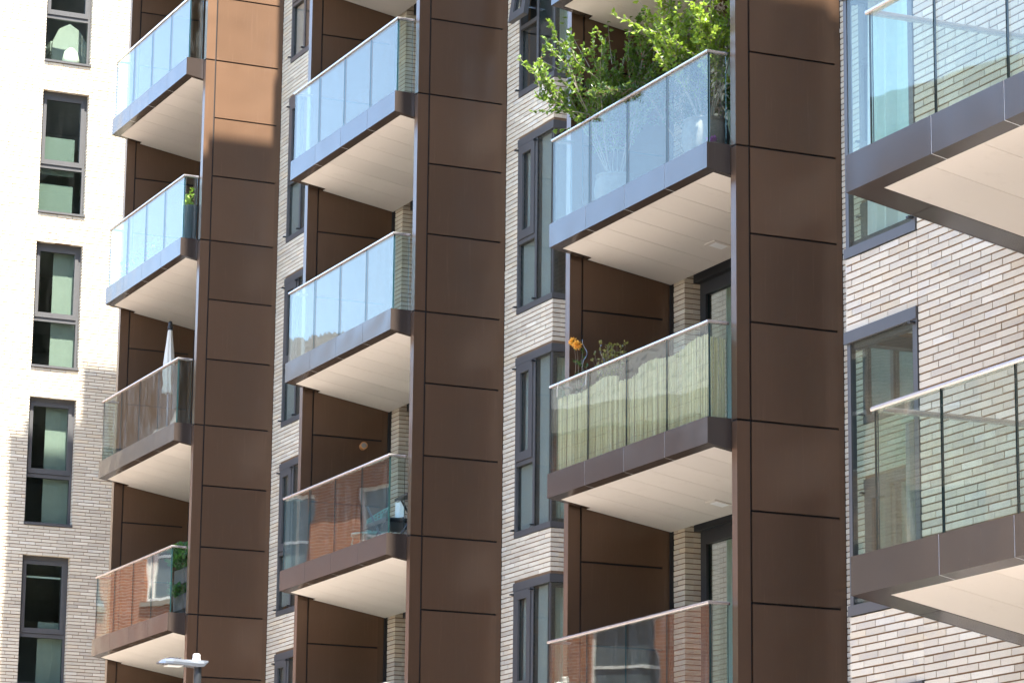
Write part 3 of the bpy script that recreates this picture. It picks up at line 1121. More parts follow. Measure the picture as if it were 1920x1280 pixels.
for n in (0, 1, 2, 3):
    b = empty('balcony', right)
    b.location = Vector((0, 0, ZF(n))) - right.location
    XR4 = -15.8
    js = [XL4, -18.453, -17.519, -16.58, XR4]
    S4 = 0.19

    def s4(y, z=-HF):
        return z - S4 * (y - YF4)

    for i in range(4):
        mb = MB()
        a, c = js[i] + (0.0045 if i else 0), js[i + 1] - 0.0045
        prism(mb, a, c, YF4, YF4 + 0.022, 0, 0, -HF, s4(YF4 + 0.022))
        prism(mb, a + (0.12 if i == 0 else 0), c, YF4 + 0.022, YF4 + 0.13, -HF + 0.016, s4(YF4 + 0.13) + 0.018, s4(YF4 + 0.022), s4(YF4 + 0.13))
        mb.obj('fascia_panel', ['bronze_fascia'], b)
    for y0, y1 in ((YF4 + 0.0225, 12.165), (12.173, YW4 - 0.005)):
        mb = MB()
        prism(mb, XL4 + 0.001, XL4 + 0.022, y0, y1, 0, 0, s4(y0), s4(y1))
        prism(mb, XL4 + 0.022, XL4 + 0.31, y0, y1, s4(y0) + 0.02, s4(y1) + 0.02, s4(y0) + 0.0008, s4(y1) + 0.0008)
        mb.obj('side_fascia', ['bronze_fascia'], b)
    mb = MB()
    prism(mb, XL4 + 0.03, XR4, YF4 + 0.024, YW4 - 0.01, -0.03, -0.03, -HF + 0.03, s4(YW4) + 0.03)
    mb.obj('slab', ['soffit_gap'], b)
    for i in (1, 2, 3):
        mb = MB()
        prism(mb, js[i] - 0.0043, js[i] + 0.0043, YF4 + 0.003, YF4 + 0.0235, -0.002, -0.002, -HF + 0.001, s4(YF4 + 0.0235) + 0.001)
        prism(mb, js[i] - 0.0043, js[i] + 0.0043, YF4 + 0.0236, YF4 + 0.128, -HF + 0.016, s4(YF4 + 0.128) + 0.018, s4(YF4 + 0.0236) + 0.001, s4(YF4 + 0.128) + 0.001)
        mb.obj('joint_trim', ['bright_trim'], b)
    x = XL4 + 0.315
    while x < XR4 - 0.05:
        xe = min(x + 0.66, XR4)
        mb = MB()
        prism(mb, x + 0.003, xe - 0.003, YF4 + 0.135, YW4 - 0.01, s4(YF4 + 0.135) + 0.02, s4(YW4) + 0.02, s4(YF4 + 0.135) + 0.004, s4(YW4) + 0.004)
        mb.obj('soffit_board', ['soffit'], b)
        x += 0.66
    mb = MB()
    mb.box(XL4 + 0.03, XR4, YF4 + 0.03, YW4 - 0.01, -0.028, -0.006)
    mb.obj('deck', ['deck'], b)
    gx = -19.37
    gj = [gx, -18.475, -17.545, -16.6, XR4]
    gy = YF4 + 0.06
    for i in range(4):
        mb = MB()
        mb.box(gj[i] + 0.006, gj[i + 1] - 0.006, gy - 0.009, gy + 0.009, -0.02, RTOP - 0.028, mis=[1, 1, 0, 1, 0, 1])
        mb.obj('glass_panel', ['glass', 'glass_edge'], b)
    mb = MB()
    mb.box(gx + 0.002, gx + 0.020, gy + 0.016, YW4 - 0.02, -0.02, RTOP - 0.028, mis=[1, 1, 1, 0, 1, 0])
    mb.obj('side_glass', ['glass', 'glass_edge'], b)
    mb = MB()
    mb.sweep([(gx + 0.011, YW4 - 0.005), (gx + 0.011, gy), (XR4, gy)], RAIL, RTOP - 0.034)
    mb.obj('handrail', ['rail_metal'], b)

for n in (4, 5, 6, 7):
    b = empty('balcony', right)
    b.location = Vector((0, 0, ZF(n))) - right.location
    mb = MB()
    prism(mb, XL4, -15.8, YF4, YW4 - 0.01, 0, 0, -HF, s4(YW4))
    mb.obj('slab', ['bronze'], b)

# ------------------------------------------------------------------ ground and the street
def struct(name, mb, mat):
    return tag(mb.obj(name, mat), kind='structure')


g = MB(); g.box(-400, 400, -400, 400, -0.5, -0.02); struct('ground', g, ['asphalt'])
g = MB(); g.box(-140, 60, 1.6, 9.2, -0.3, -0.012); struct('road', g, ['asphalt'])
g = MB(); g.box(-140, 60, 9.5, 40.0, -0.3, 0.11); struct('pavement', g, ['paving'])
g = MB(); g.box(-140, 60, 9.2, 9.5, -0.3, 0.115); struct('kerb', g, ['kerb_stone'])
g = MB(); g.box(-140, 60, -12.0, 1.3, -0.3, 0.11); struct('pavement', g, ['paving'])
g = MB(); g.box(-140, 60, 1.3, 1.6, -0.3, 0.115); struct('kerb', g, ['kerb_stone'])


# ------------------------------------------------------------------ across the street (seen in the glass); unseen blocks added behind the viewer
def terrace(x0, length, z_eave, ridge, base, label, rotz, brick='red_brick', roof_to=None):
    root = tag(empty('terrace_building', loc=(x0, base, 0)), label, 'building')
    root.rotation_euler = (0, 0, rotz)
    # local: x along the street (towards -x is the far end), front at y = 0 looking to +y
    fr = Fr((0, 0), (-1, 0), (0, 1))
    ops = []
    fl_h = 3.5
    nfl = int(z_eave // fl_h)
    u = 1.3
    while u < length - 2.6:
        for f_ in range(nfl):
            ops.append((u, u + 1.75, 1.45 + f_ * fl_h, 1.45 + f_ * fl_h + 2.25))
        u += 3.3
    w = MB()
    us = sorted({0, length, *[o[0] for o in ops], *[o[1] for o in ops]})
    zs = sorted({0, z_eave, *[o[2] for o in ops], *[o[3] for o in ops]})
    for a, b in zip(us, us[1:]):
        for c, d in zip(zs, zs[1:]):
            if any(o[0] < (a + b) / 2 < o[1] and o[2] < (c + d) / 2 < o[3] for o in ops):
                continue
            w.lbox(fr, a, b, -0.25, 0, c, d)
    w.obj('wall', [brick], root)
    for o in ops:
        wi = MB()
        rect_frame(wi, fr, o[0], o[1], o[2], o[3], 0.09, -0.20, -0.11)
        wi.lbox(fr, o[0] + 0.09, o[1] - 0.09, -0.20, -0.12, (o[2] + o[3]) / 2 - 0.03, (o[2] + o[3]) / 2 + 0.03)
        wi.lbox(fr, o[0] - 0.08, o[1] + 0.08, -0.11, 0.06, o[2] - 0.12, o[2], mi=1)
        wi.lbox(fr, o[0] + 0.09, o[1] - 0.09, -0.19, -0.15, o[2] + 0.09, o[3] - 0.09, mi=2)
        wi.obj('window', ['white_paint', 'stone_trim', 'far_glass'], root)
    c = MB()
    c.lbox(fr, -0.05, length + 0.05, -0.3, 0.32, z_eave, z_eave + 0.52)
    c.obj('cornice', ['stone_trim'], root)
    if ridge > 0:
        rf = MB()
        rl = roof_to or length
        nu, nv = int(rl / 0.075), 26
        o = len(rf.v)
        for j in range(nv + 1):
            f_ = j / nv
            for i in range(nu + 1):
                uu = rl * i / nu
                bump = 0.055 * math.sin(2 * math.pi * uu / 0.30) + 0.05 * ((j * 0.5) % 1.0 < 0.4)
                rf.v.append(fr(uu, 0.25 - f_ * 4.6, z_eave + 0.30 + f_ * ridge + bump))
        for j in range(nv):
            for i in range(nu):
                a = o + j * (nu + 1) + i
                rf.face((a, a + 1, a + nu + 2, a + nu + 1))
        rf.obj('roof', ['roof_tile'], root)
    bk = MB()
    bk.lbox(fr, 0, length, -9.2, -9.0, 0, z_eave)
    bk.lbox(fr, 0, 0.2, -9.0, -0.26, 0, z_eave)
    bk.lbox(fr, length - 0.2, length, -9.0, -0.26, 0, z_eave)
    bk.lbox(fr, 0.2, length - 0.2, -9.0, -0.30, z_eave - 0.4, z_eave - 0.1)
    bk.lbox(fr, 0.2, length - 0.2, -6.0, -5.8, 0.1, z_eave - 0.5, mi=1)
    bk.obj('rear_wall', [brick, 'room'], root)
    return root, fr


rt_, frt = terrace(-57.0, 40.0, 14.9, 4.0, -2.6, 'sunlit red brick terrace with bronze attic across the street, seen in the glass', math.radians(-30), roof_to=20.4)
terrace(-42.0, 15.0, 17.0, 0.6, -5.0, 'tall pale brick block across the street, seen in the nearest glass', math.radians(-12), brick='pale_brick_far')
terrace(-10.5, 30.0, 9.8, 2.4, -9.5, 'low red brick terrace added out of view behind the viewer to temper the skylight', 0.0)  # unseen terrace, added and kept low to tune sky light on the facade
terrace(36.0, 46.0, 16.5, 3.4, -7.5, 'tall red brick terrace added out of view behind the viewer to darken the fins', 0.0)  # unseen terrace, added tall to cut sky light on the fins
eb = tag(empty('unseen_block', loc=(30, -10, 0)), 'plain pale brick block added out of view behind the viewer to block skylight', 'building')  # unseen block added to keep low sky off the fin faces
mb = MB(); mb.box(0, 10, -25, 21.5, 0, 33); mb.obj('wall', ['pale_brick_far'], eb)
for i in range(8):
    for j in range(10):
        mb = MB(); mb.box(-0.03, 0.02, -22 + j * 4, -20 + j * 4, 1.5 + i * 3.6, 3.7 + i * 3.6); mb.obj('window', ['far_glass'], eb)
up_ = MB()
up_.lbox(frt, 20.8, 39.5, -4, -0.6, 15.19, 15.9, mi=1)
up_.lbox(frt, 20.7, 39.6, -4, 0.3, 15.9, 18.9)
up_.obj('attic_storey', ['bronze', 'far_glass'], rt_)
gl_ = MB()
gl_.lbox(frt, 20.9, 39.4, 0.1, 0.12, 18.9, 20.3)
gl_.obj('roof_glass', ['glass'], rt_)


# ------------------------------------------------------------------ things on the balconies
def leaf(mb, p, d, size, at, up_=None):
    """an ovate leaf folded a little along its midrib: 6 points, 4 faces"""
    d = d.normalized()
    s_ = d.cross(Vector((0, 0, 1)))
    if s_.length < 0.05:
        s_ = Vector((1, 0, 0))
    s_.normalize()
    rot = Matrix.Rotation(R.uniform(-0.9, 0.9), 3, d)
    s_ = rot @ s_
    n_ = d.cross(s_)
    w = size * 0.36
    o = len(mb.v)
    q = [p, p + d * size * 0.38 + s_ * w + n_ * size * 0.08, p + d * size * 0.38 - s_ * w + n_ * size * 0.08, p + d * size * 0.42,
         p + d * size * 0.78 + s_ * w * 0.62 + n_ * size * 0.02, p + d * size * 0.78 - s_ * w * 0.62 + n_ * size * 0.02, p + d * size - n_ * size * 0.06]
    mb.v += [tuple(x) for x in q]
    mb.face((o, o + 1, o + 3), 0, at)
    mb.face((o, o + 3, o + 2), 0, at)
    mb.face((o + 3, o + 1, o + 4, o + 6), 0, at)
    mb.face((o + 3, o + 6, o + 5, o + 2), 0, at)


def rv(s_=1.0):
    while True:
        v_ = Vector((R.uniform(-1, 1), R.uniform(-1, 1), R.uniform(-1, 1)))
        if 0.05 < v_.length < 1:
            return v_ * s_


def shrub(name, label, cat, base, pot, stems, reach, leafmat, nside, size, zmax, bounds, group=None, shoots=(), bark='twig_pale', berries=0):
    """potted shrub > pot, stems, foliage: stems fork into twigs set with leaves"""
    root = tag(empty(name, loc=base), label, cat, group)
    if pot:
        pr, ph = pot
        mb = MB()
        prof = [(0.0, 0.0), (pr * 0.62, 0.0), (pr * 0.72, ph * 0.08), (pr * 0.95, ph * 0.42), (pr, ph * 0.66), (pr * 0.94, ph * 0.86), (pr * 0.84, ph * 0.93),
                (pr * 0.90, ph * 0.96), (pr * 0.92, ph), (pr * 0.80, ph), (pr * 0.76, ph * 0.90), (0.0, ph * 0.90)]
        mb.lathe((0, 0, 0), prof, 28)
        mb.obj('pot', ['stone_pot'], root, True)
    z0 = pot[1] * 0.9 if pot else 0.0
    tw, lf = MB(), MB()
    by = MB()

    def twig(p, d, ln, lvl):
        pts = [p.copy()]
        n = 5
        for i in range(n):
            d = (d + rv(0.20) + Vector((0, 0, 0.07))).normalized()
            q = pts[-1] + d * ln / n
            q.z = min(q.z, zmax + R.uniform(-0.1, 0))
            if not bounds(q):                                 # a twig stops short of walls, fins and glass
                q = pts[-1] + Vector((R.uniform(-0.01, 0.01), R.uniform(-0.01, 0.01), 0.012))
                if not bounds(q):
                    q = pts[-1].copy() + Vector((0, 0, -0.004))
            pts.append(q)
        tw.tube(pts, [0.0085 / (lvl + 1) * (1 - 0.55 * i / n) + 0.0012 for i in range(n + 1)], 5, cap=False)
        if lvl >= 1:
            for i in range(1, n + 1):
                for _ in range(nside):
                    f_ = R.random()
                    q = pts[i - 1].lerp(pts[i], f_)
                    if not bounds(q):
                        continue
                    dd = (rv() + d * 0.5 + Vector((0, 0, -0.25))).normalized()
                    leaf(lf, q, dd, size * R.uniform(0.6, 1.15), (min(1, max(0, R.gauss(0.45, 0.28))), 0, 0))
                    if berries and R.random() < berries:
                        by.lathe(tuple(q + Vector((0, 0, -0.03))), [(0.0, -0.008), (0.008, 0.0), (0.0, 0.008)], 6)
        return pts, d

    for s_ in range(stems):
        a = 2 * math.pi * s_ / stems + R.uniform(-0.4, 0.4)
        d0 = Vector((math.cos(a) * reach, math.sin(a) * reach * 0.55, 1)).normalized()
        p = Vector((math.cos(a) * 0.05, math.sin(a) * 0.05, z0 - 0.02))
        pts, d = twig(p, d0, R.uniform(1.15, 1.5), 0)
        for i in range(2, 6):
            for _ in range(3 if i > 2 else 2):
                q = pts[i]
                dd = (d0 * 0.8 + rv(1.0) + Vector((0, 0, 0.25))).normalized()
                p2, d2 = twig(q, dd, R.uniform(0.35, 0.62), 1)
                for j in (2, 4):
                    twig(p2[j], (d2 + rv(0.9)).normalized(), R.uniform(0.18, 0.36), 2)
    for p, d, ln in shoots:
        pts = [Vector(p)]
        d = Vector(d).normalized()
        for i in range(9):
            d = (d + Vector((0, 0, 0.03)) + rv(0.05)).normalized()
            pts.append(pts[-1] + d * ln / 9)
        tw.tube(pts, [0.005 - 0.0004 * i for i in range(10)], 5, cap=False)
        for i in range(2, 10):
            sd_ = 1 if i % 2 else -1
            for _ in range(2):
                leaf(lf, pts[i], (d * 0.5 + Vector((R.uniform(-.6, .6), 0.5 * sd_, -0.5))).normalized(), size * R.uniform(0.8, 1.2), (R.uniform(0.65, 1.0), 0, 0))
    tw.obj('stems', [bark], root)
    fo = tag(lf.obj('foliage', [leafmat], root), kind='stuff')
    if by.f:
        tag(by.obj('berries', ['red_paint'], root), kind='stuff')
    return root


D3 = ZF(3) - 0.006
xmin3 = XF[3] - BAYW + 0.03


def inside3(base):
    def ok(q):
        x, y, z = q.x + base[0], q.y + base[1], q.z + base[2]
        if y > 17.0 or (x < xmin3 and y > YE - 0.03) or x > XF[3] - FT - 0.02 and y > YE - 0.03:
            return False
        if abs(y - GY) < 0.03 and z < D3 + RTOP:
            return False
        if y < GY and z < D3 + RTOP + 0.06:
            return False
        if z > ZF(4) + sz(y) - 0.02 and y > YF - 0.02:
            return False
        return True
    return ok


b1 = (-32.28, 15.95, D3)
shrub('potted_shrub', 'bushy green shrub in pale stone pot, its shoots leaning out past the left fin', 'plant', b1, (0.25, 0.50), 9, 0.60, 'leaf', 4, 0.064, 2.30, inside3(b1),
      group='stone potted shrubs on the planted balcony',
      shoots=[((-0.35, -0.25, 1.75), (-0.9, -0.42, 0.45), 0.85), ((-0.3, -0.2, 1.9), (-0.45, -0.35, 0.9), 0.75), ((-0.4, -0.2, 1.2), (-0.95, -0.35, -0.02), 0.55),
              ((-0.1, 0.0, 1.9), (-0.1, -0.1, 1), 0.55), ((0.35, 0.0, 1.85), (0.15, -0.1, 1), 0.5), ((0.5, 0.1, 1.3), (0.7, 0.1, 0.5), 0.4)], berries=0.03)
b2 = (-29.85, 15.86, D3)
shrub('potted_shrub', 'taller light green shrub in round stone pot by the right end of the planted balcony', 'plant', b2, (0.27, 0.52), 8, 0.55, 'leaf_lime', 4, 0.064, 2.60, inside3(b2),
      group='stone potted shrubs on the planted balcony', shoots=[((-0.5, -0.2, 1.7), (-0.8, -0.3, 0.6), 0.7), ((-0.2, -0.25, 1.8), (-0.5, -0.6, 0.7), 0.5), ((0.1, -0.2, 1.8), (0.0, -0.7, 0.8), 0.5)])
b3 = (-29.45, 16.55, D3)
shrub('potted_shrub', 'dark red leaved maple shrub behind the light green shrub against the fin', 'plant', b3, (0.20, 0.42), 6, 0.35, 'leaf_red', 4, 0.06, 2.3, inside3(b3),
      group='stone potted shrubs on the planted balcony', bark='twig')
b4 = (-30.9, 16.3, D3)
shrub('potted_shrub', 'low dark green bush behind the glass between the two stone pots', 'plant', b4, (0.19, 0.36), 6, 0.7, 'leaf_dark', 3, 0.06, 1.25, inside3(b4),
      group='stone potted shrubs on the planted balcony', bark='twig')


def bloom(mb, c, r, n=18):
    for i in range(n):
        a = i * 2.4
        z = 1 - 2 * (i + 0.5) / n
        q = math.sqrt(1 - z * z)
        d = Vector((q * math.cos(a), q * math.sin(a), z))
        leaf(mb, Vector(c) + d * r * 0.15, d, r, (R.random(), 0, 0))


# small purple flowers at the foot of the side glass
pf = tag(empty('flower_pot', loc=(-29.22, 15.60, D3)), 'low purple flowers peeping under the side glass beside the right fin', 'flowers')
mb = MB(); mb.lathe((0, 0, 0), [(0, 0), (0.05, 0), (0.065, 0.07), (0.06, 0.07), (0, 0.06)], 14); mb.obj('pot', ['stone_pot'], pf)
mb = MB()
for i in range(9):
    bloom(mb, (R.uniform(-0.07, 0.07), R.uniform(-0.07, 0.07), 0.10 + R.uniform(0, 0.04)), 0.028, 8)
mb.obj('blossoms', ['purple'], pf)

# reed screen on the storey below
D2 = ZF(2) - 0.006
rs = tag(empty('reed_screen', loc=(-31, 15.5, D2)), 'straw coloured split reed screen tied inside the balcony glass', 'screen')
mb = MB()
wires = MB()


def reed(x, y, z1, nx, ny):
    w = R.uniform(0.003, 0.0062)
    tl = R.gauss(0, 0.007)
    at = (min(1, max(0, R.gauss(0.62, 0.26))), 0, 0)
    o = len(mb.v)
    n = 5
    ox, oy = x + 31, y - 15.5
    for zz, sh in ((0.012, 0), (z1, tl)):
        for j in range(n):
            a = 2 * math.pi * j / n
            mb.v.append((ox + nx * (sh + w * math.cos(a)) - ny * w * math.sin(a), oy + ny * (sh + w * math.cos(a)) + nx * w * math.sin(a), zz))
    for j in range(n):
        k = (j + 1) % n
        mb.face((o + j, o + k, o + n + k, o + n + j), 0, at)
    mb.face(tuple(o + n + j for j in range(n)), 0, at)
    if R.random() < 0.35:                                   # a knot
        zz = R.uniform(0.1, z1 - 0.1)
        mb.box(ox - w * 1.35, ox + w * 1.35, oy - w * 1.35, oy + w * 1.35, zz, zz + 0.010, at=(at[0] * 0.5, 0, 0))


xa, xb = XF[3] + GL + 0.10, XF[3] + GRt - 0.05
x = xa
while x < xb:
    f_ = (x - xa) / (xb - xa)
    top = 0.86 + 0.05 * f_ + 0.02 * math.sin(7 * f_) + 0.03 * math.sin(21 * f_ + 1) + R.gauss(0, 0.006) - (0.06 if 0.42 < f_ < 0.55 else 0)
    reed(x, GY + 0.035 + R.uniform(-0.004, 0.012), top, 1, 0)
    x += R.uniform(0.0072, 0.0105)
y = GY + 0.05
while y < YE - 0.02:
    reed(XF[3] + GRt - 0.045 + R.uniform(-0.006, 0.006), y, 0.90 - 0.10 * (y - GY) + R.gauss(0, 0.006), 0, 1)
    y += R.uniform(0.0075, 0.012)
tag(mb.obj('reeds', ['reed'], rs), kind='stuff')
for zz in (0.10, 0.27, 0.44, 0.61, 0.78):
    pts = [(xa + 31 + (xb - xa) * i / 70, GY - 15.5 + 0.019, zz + R.gauss(0, 0.005)) for i in range(71)]
    wires.tube(pts, 0.0012, 4)
wires.obj('tie_wire', ['twig'], rs)
mb = MB()
for xx in (-32.72, -31.95):
    mb.tube([(xx + 31, GY - 15.5 - 0.034, RTOP - 0.02), (xx + 31 - 0.02, GY - 15.5 - 0.038, RTOP - 0.09), (xx + 31 - 0.03, GY - 15.5 - 0.034, RTOP - 0.17)], 0.004, 5)
mb.obj('tie', ['white_fabric'], rs)

# rose, herb and spiral stakes behind the reed screen
ro = tag(empty('rose_plant', loc=(-32.72, 15.72, D2)), 'yellow orange rose blooming above the handrail behind the reed screen', 'plant')
mb = MB(); mb.lathe((0, 0, 0), [(0, 0), (0.10, 0), (0.14, 0.30), (0.13, 0.30), (0, 0.27)], 16); mb.obj('pot', ['grey_plastic'], ro)
st, lf, ye = MB(), MB(), MB()
for tip in ((-0.04, -0.06, 1.55), (0.02, -0.05, 1.50), (0.10, -0.02, 1.45), (-0.05, -0.03, 1.20), (0.18, 0.0, 1.25), (0.08, 0.0, 1.35)):
    p = [Vector((0.02, 0, 0.25)).lerp(Vector(tip), i / 7) + rv(0.015) for i in range(8)]
    st.tube(p, [0.006 - 0.0005 * i for i in range(8)], 5)
    for i in range(3, 8):
        for _ in range(5):
            leaf(lf, p[i], rv() + Vector((0, 0, 0.1)), R.uniform(0.035, 0.06), (R.uniform(0, 0.8), 0, 0))
st.obj('stems', ['twig'], ro)
tag(lf.obj('leaves', ['leaf_dark'], ro), kind='stuff')
for c_, r_ in (((-0.05, -0.07, 1.57), 0.055), ((0.035, -0.06, 1.515), 0.058)):
    ye = MB(); bloom(ye, c_, r_, 34); ye.obj('rose', ['yellow_rose'], ro)
ye = MB(); bloom(ye, (-0.20, -0.14, 1.10), 0.022, 14); ye.obj('bud', ['orange'], ro)

he = tag(empty('herb_plant', loc=(-31.85, 15.76, D2)), 'wispy olive green herb going to seed above the handrail beside the rose', 'plant')
mb = MB(); mb.lathe((0, 0, 0), [(0, 0), (0.11, 0), (0.15, 0.32), (0.14, 0.32), (0, 0.29)], 16); mb.obj('pot', ['grey_plastic'], he)
st, lf = MB(), MB()
for i in range(46):
    tip = Vector((R.gauss(0.0, 0.17), R.gauss(-0.05, 0.09), R.uniform(1.10, 1.32) + 0.18 * (R.random() ** 3)))
    p = [Vector((R.gauss(0, 0.03), R.gauss(0, 0.03), 0.28)).lerp(tip, j / 5) + rv(0.012) for j in range(6)]
    st.tube(p, 0.0022, 4, cap=False)
    for j in range(2, 6):
        for _ in range(7):
            leaf(lf, p[j] + rv(0.02), rv() + Vector((0, 0, 0.5)), R.uniform(0.02, 0.042), (R.random(), 0, 0))
st.obj('stems', ['twig'], he)
tag(lf.obj('leaves', ['leaf_olive'], he), kind='stuff')
for i, (x, y, top, lab) in enumerate(((-32.56, 15.70, 1.56, 'silver spiral plant stake beside the yellow rose'), (-32.14, 15.72, 1.42, 'silver spiral plant stake beside the olive herb'))):
    mb = MB()
    mb.tube([(0.028 * math.cos(j * 0.62 + i), 0.028 * math.sin(j * 0.62 + i), 0.2 + (top - 0.2) * j / 48) for j in range(49)], 0.0052, 6)
    tag(mb.obj('plant_stake', ['lamp_metal'], None, True), lab, 'stake', 'spiral plant stakes').location = (x, y, D2)

# small wooden lamp on the fin, middle bay
wl = tag(empty('wall_lamp', loc=(XF[2] - BAYW, 16.64, 9.93)), 'small round wooden wall light on the bronze panel of the middle bay', 'lamp')
mb = MB(); mb.tube([(0.002, 0, 0.0), (0.09, -0.012, 0.008)], [0.05, 0.056], 18); mb.obj('shade', ['wood'], wl, False)
mb = MB(); mb.tube([(0.0905, -0.012, 0.008), (0.098, -0.013, 0.009)], [0.040, 0.030], 16); mb.obj('lens', ['twig_pale'], wl)

# folding chair, table and rattan chair on the middle bay
D22 = ZF(2) - 0.006
ch = tag(empty('wicker_chair', loc=(-40.55, 16.25, D22)), 'teal wicker tub chair with curved woven back behind the glass of the middle bay', 'chair')
mb = MB()
for i in range(15):
    a0 = math.pi * (0.08 + 0.84 * i / 14)
    x, y = 0.27 * math.cos(a0), 0.25 * math.sin(a0)
    hgt = 0.62 + 0.20 * math.sin(a0)
    mb.tube([(x * 0.92, y * 0.92, 0.40), (x * 1.06, y * 1.06, hgt)], 0.010, 5)
for j in range(9):
    pts = []
    for i in range(15):
        a0 = math.pi * (0.08 + 0.84 * i / 14)
        f_ = j / 8
        hgt = 0.41 + (0.20 + 0.20 * math.sin(a0)) * f_
        k_ = 0.93 + 0.13 * f_
        pts.append((0.27 * math.cos(a0) * k_, 0.25 * math.sin(a0) * k_, hgt))
    mb.tube(pts, 0.013 if j == 8 else 0.012, 5)
mb.obj('backrest', ['teal_weave'], ch)
mb = MB(); mb.lathe((0, 0.0, 0), [(0, 0.37), (0.24, 0.37), (0.27, 0.39), (0.26, 0.42), (0, 0.43)], 22); mb.obj('seat', ['teal_weave'], ch)
for sx_ in (-1, 1):
    for sy_ in (-1, 1):
        mb = MB(); mb.tube([(0.20 * sx_, 0.17 * sy_, 0.38), (0.25 * sx_, 0.22 * sy_, 0.0)], 0.013, 6); mb.obj('leg', ['teal_weave'], ch)
fc = tag(empty('folding_table', loc=(-39.25, 16.02, D22)), 'black folding table with crossed legs beside the wicker chair', 'table')
mb = MB(); mb.box(-0.40, 0.40, -0.22, 0.30, 0.36, 0.385); mb.obj('table_top', ['grey_plastic'], fc)
mb = MB(); mb.box(-0.41, 0.41, -0.23, 0.31, 0.325, 0.358); mb.obj('apron', ['black_plastic'], fc)
for y in (-0.20, 0.27):
    for s_ in (-1, 1):
        mb = MB(); mb.tube([(-0.34 * s_, y, 0.0), (0.30 * s_, y + 0.014 * s_, 0.62 if s_ < 0 else 0.36)], 0.017, 4); mb.obj('leg', ['black_plastic'], fc)
fc = tag(empty('folding_chair', loc=(-38.62, 16.15, D22)), 'black folding chair leaning with its seat raised behind the side glass', 'chair')
mb = MB(); mb.hexa([(-0.22, -0.24, 0.60), (0.22, -0.24, 0.62), (0.22, 0.16, 0.70), (-0.22, 0.16, 0.68), (-0.22, -0.24, 0.635), (0.22, -0.24, 0.655), (0.22, 0.16, 0.735), (-0.22, 0.16, 0.715)]); mb.obj('seat', ['black_plastic'], fc)
for x in (-0.20, 0.20):
    mb = MB(); mb.tube([(x, -0.25, 0.0), (x, 0.25, 0.78)], 0.015, 4); mb.obj('leg', ['black_plastic'], fc)
    mb = MB(); mb.tube([(x, 0.25, 0.0), (x, -0.15, 0.62)], 0.015, 4); mb.obj('leg', ['black_plastic'], fc)
mb = MB(); mb.hexa([(-0.2, 0.20, 0.66), (0.2, 0.20, 0.66), (0.2, 0.22, 0.66), (-0.2, 0.22, 0.66), (-0.2, 0.26, 0.82), (0.2, 0.26, 0.82), (0.2, 0.28, 0.82), (-0.2, 0.28, 0.82)]); mb.obj('backrest', ['black_plastic'], fc)
mb = MB()
folds(mb, Fr((0, 0), (1, 0), (0, -1)), -0.14, 0.16, 0.02, 0.40, 0.62, 0.015, 2)
tag(mb.obj('cloth', ['white_gloss']), 'white cloth hanging below the raised seat of the black folding chair', 'cloth').location = (-38.95, 16.05, D22)

# folded parasol on the far bay
pa = tag(empty('parasol', loc=(-49.30, 16.10, ZF(3) - 0.006)), 'closed off white parasol with black cap standing on the far balcony', 'parasol')
mb = MB(); mb.tube([(0, 0, 0.05), (0.0, 0, 1.20)], 0.019, 8); mb.obj('pole', ['lamp_metal'], pa)
mb = MB(); mb.lathe((0, 0, 0), [(0, 0), (0.22, 0), (0.22, 0.03), (0.05, 0.06), (0.03, 0.18), (0, 0.18)], 20); mb.obj('base', ['grey_plastic'], pa)
mb = MB()
mb.lathe((0, 0, 0), [(0.085, 0.98), (0.090, 1.05), (0.075, 1.14), (0.092, 1.30), (0.088, 1.50), (0.070, 1.72), (0.050, 1.92), (0.036, 2.06), (0.0, 2.09)], 48,
         wob=lambda a, f_: 1 + (0.26 * math.sin(8 * a + 2.2 * f_) + 0.10 * math.sin(3 * a + 4 * f_)) * (1 - f_))
mb.obj('canopy', ['white_fabric'], pa, True)
mb = MB(); mb.lathe((0, 0, 0), [(0.0, 2.04), (0.040, 2.05), (0.044, 2.12), (0.030, 2.13), (0.036, 2.16), (0.028, 2.20), (0.0, 2.21)], 14); mb.obj('cap', ['black_plastic'], pa, True)
mb = MB(); mb.lathe((0, 0, 0), [(0.080, 1.13), (0.086, 1.15), (0.080, 1.17)], 16); mb.obj('tie', ['white_fabric'], pa)

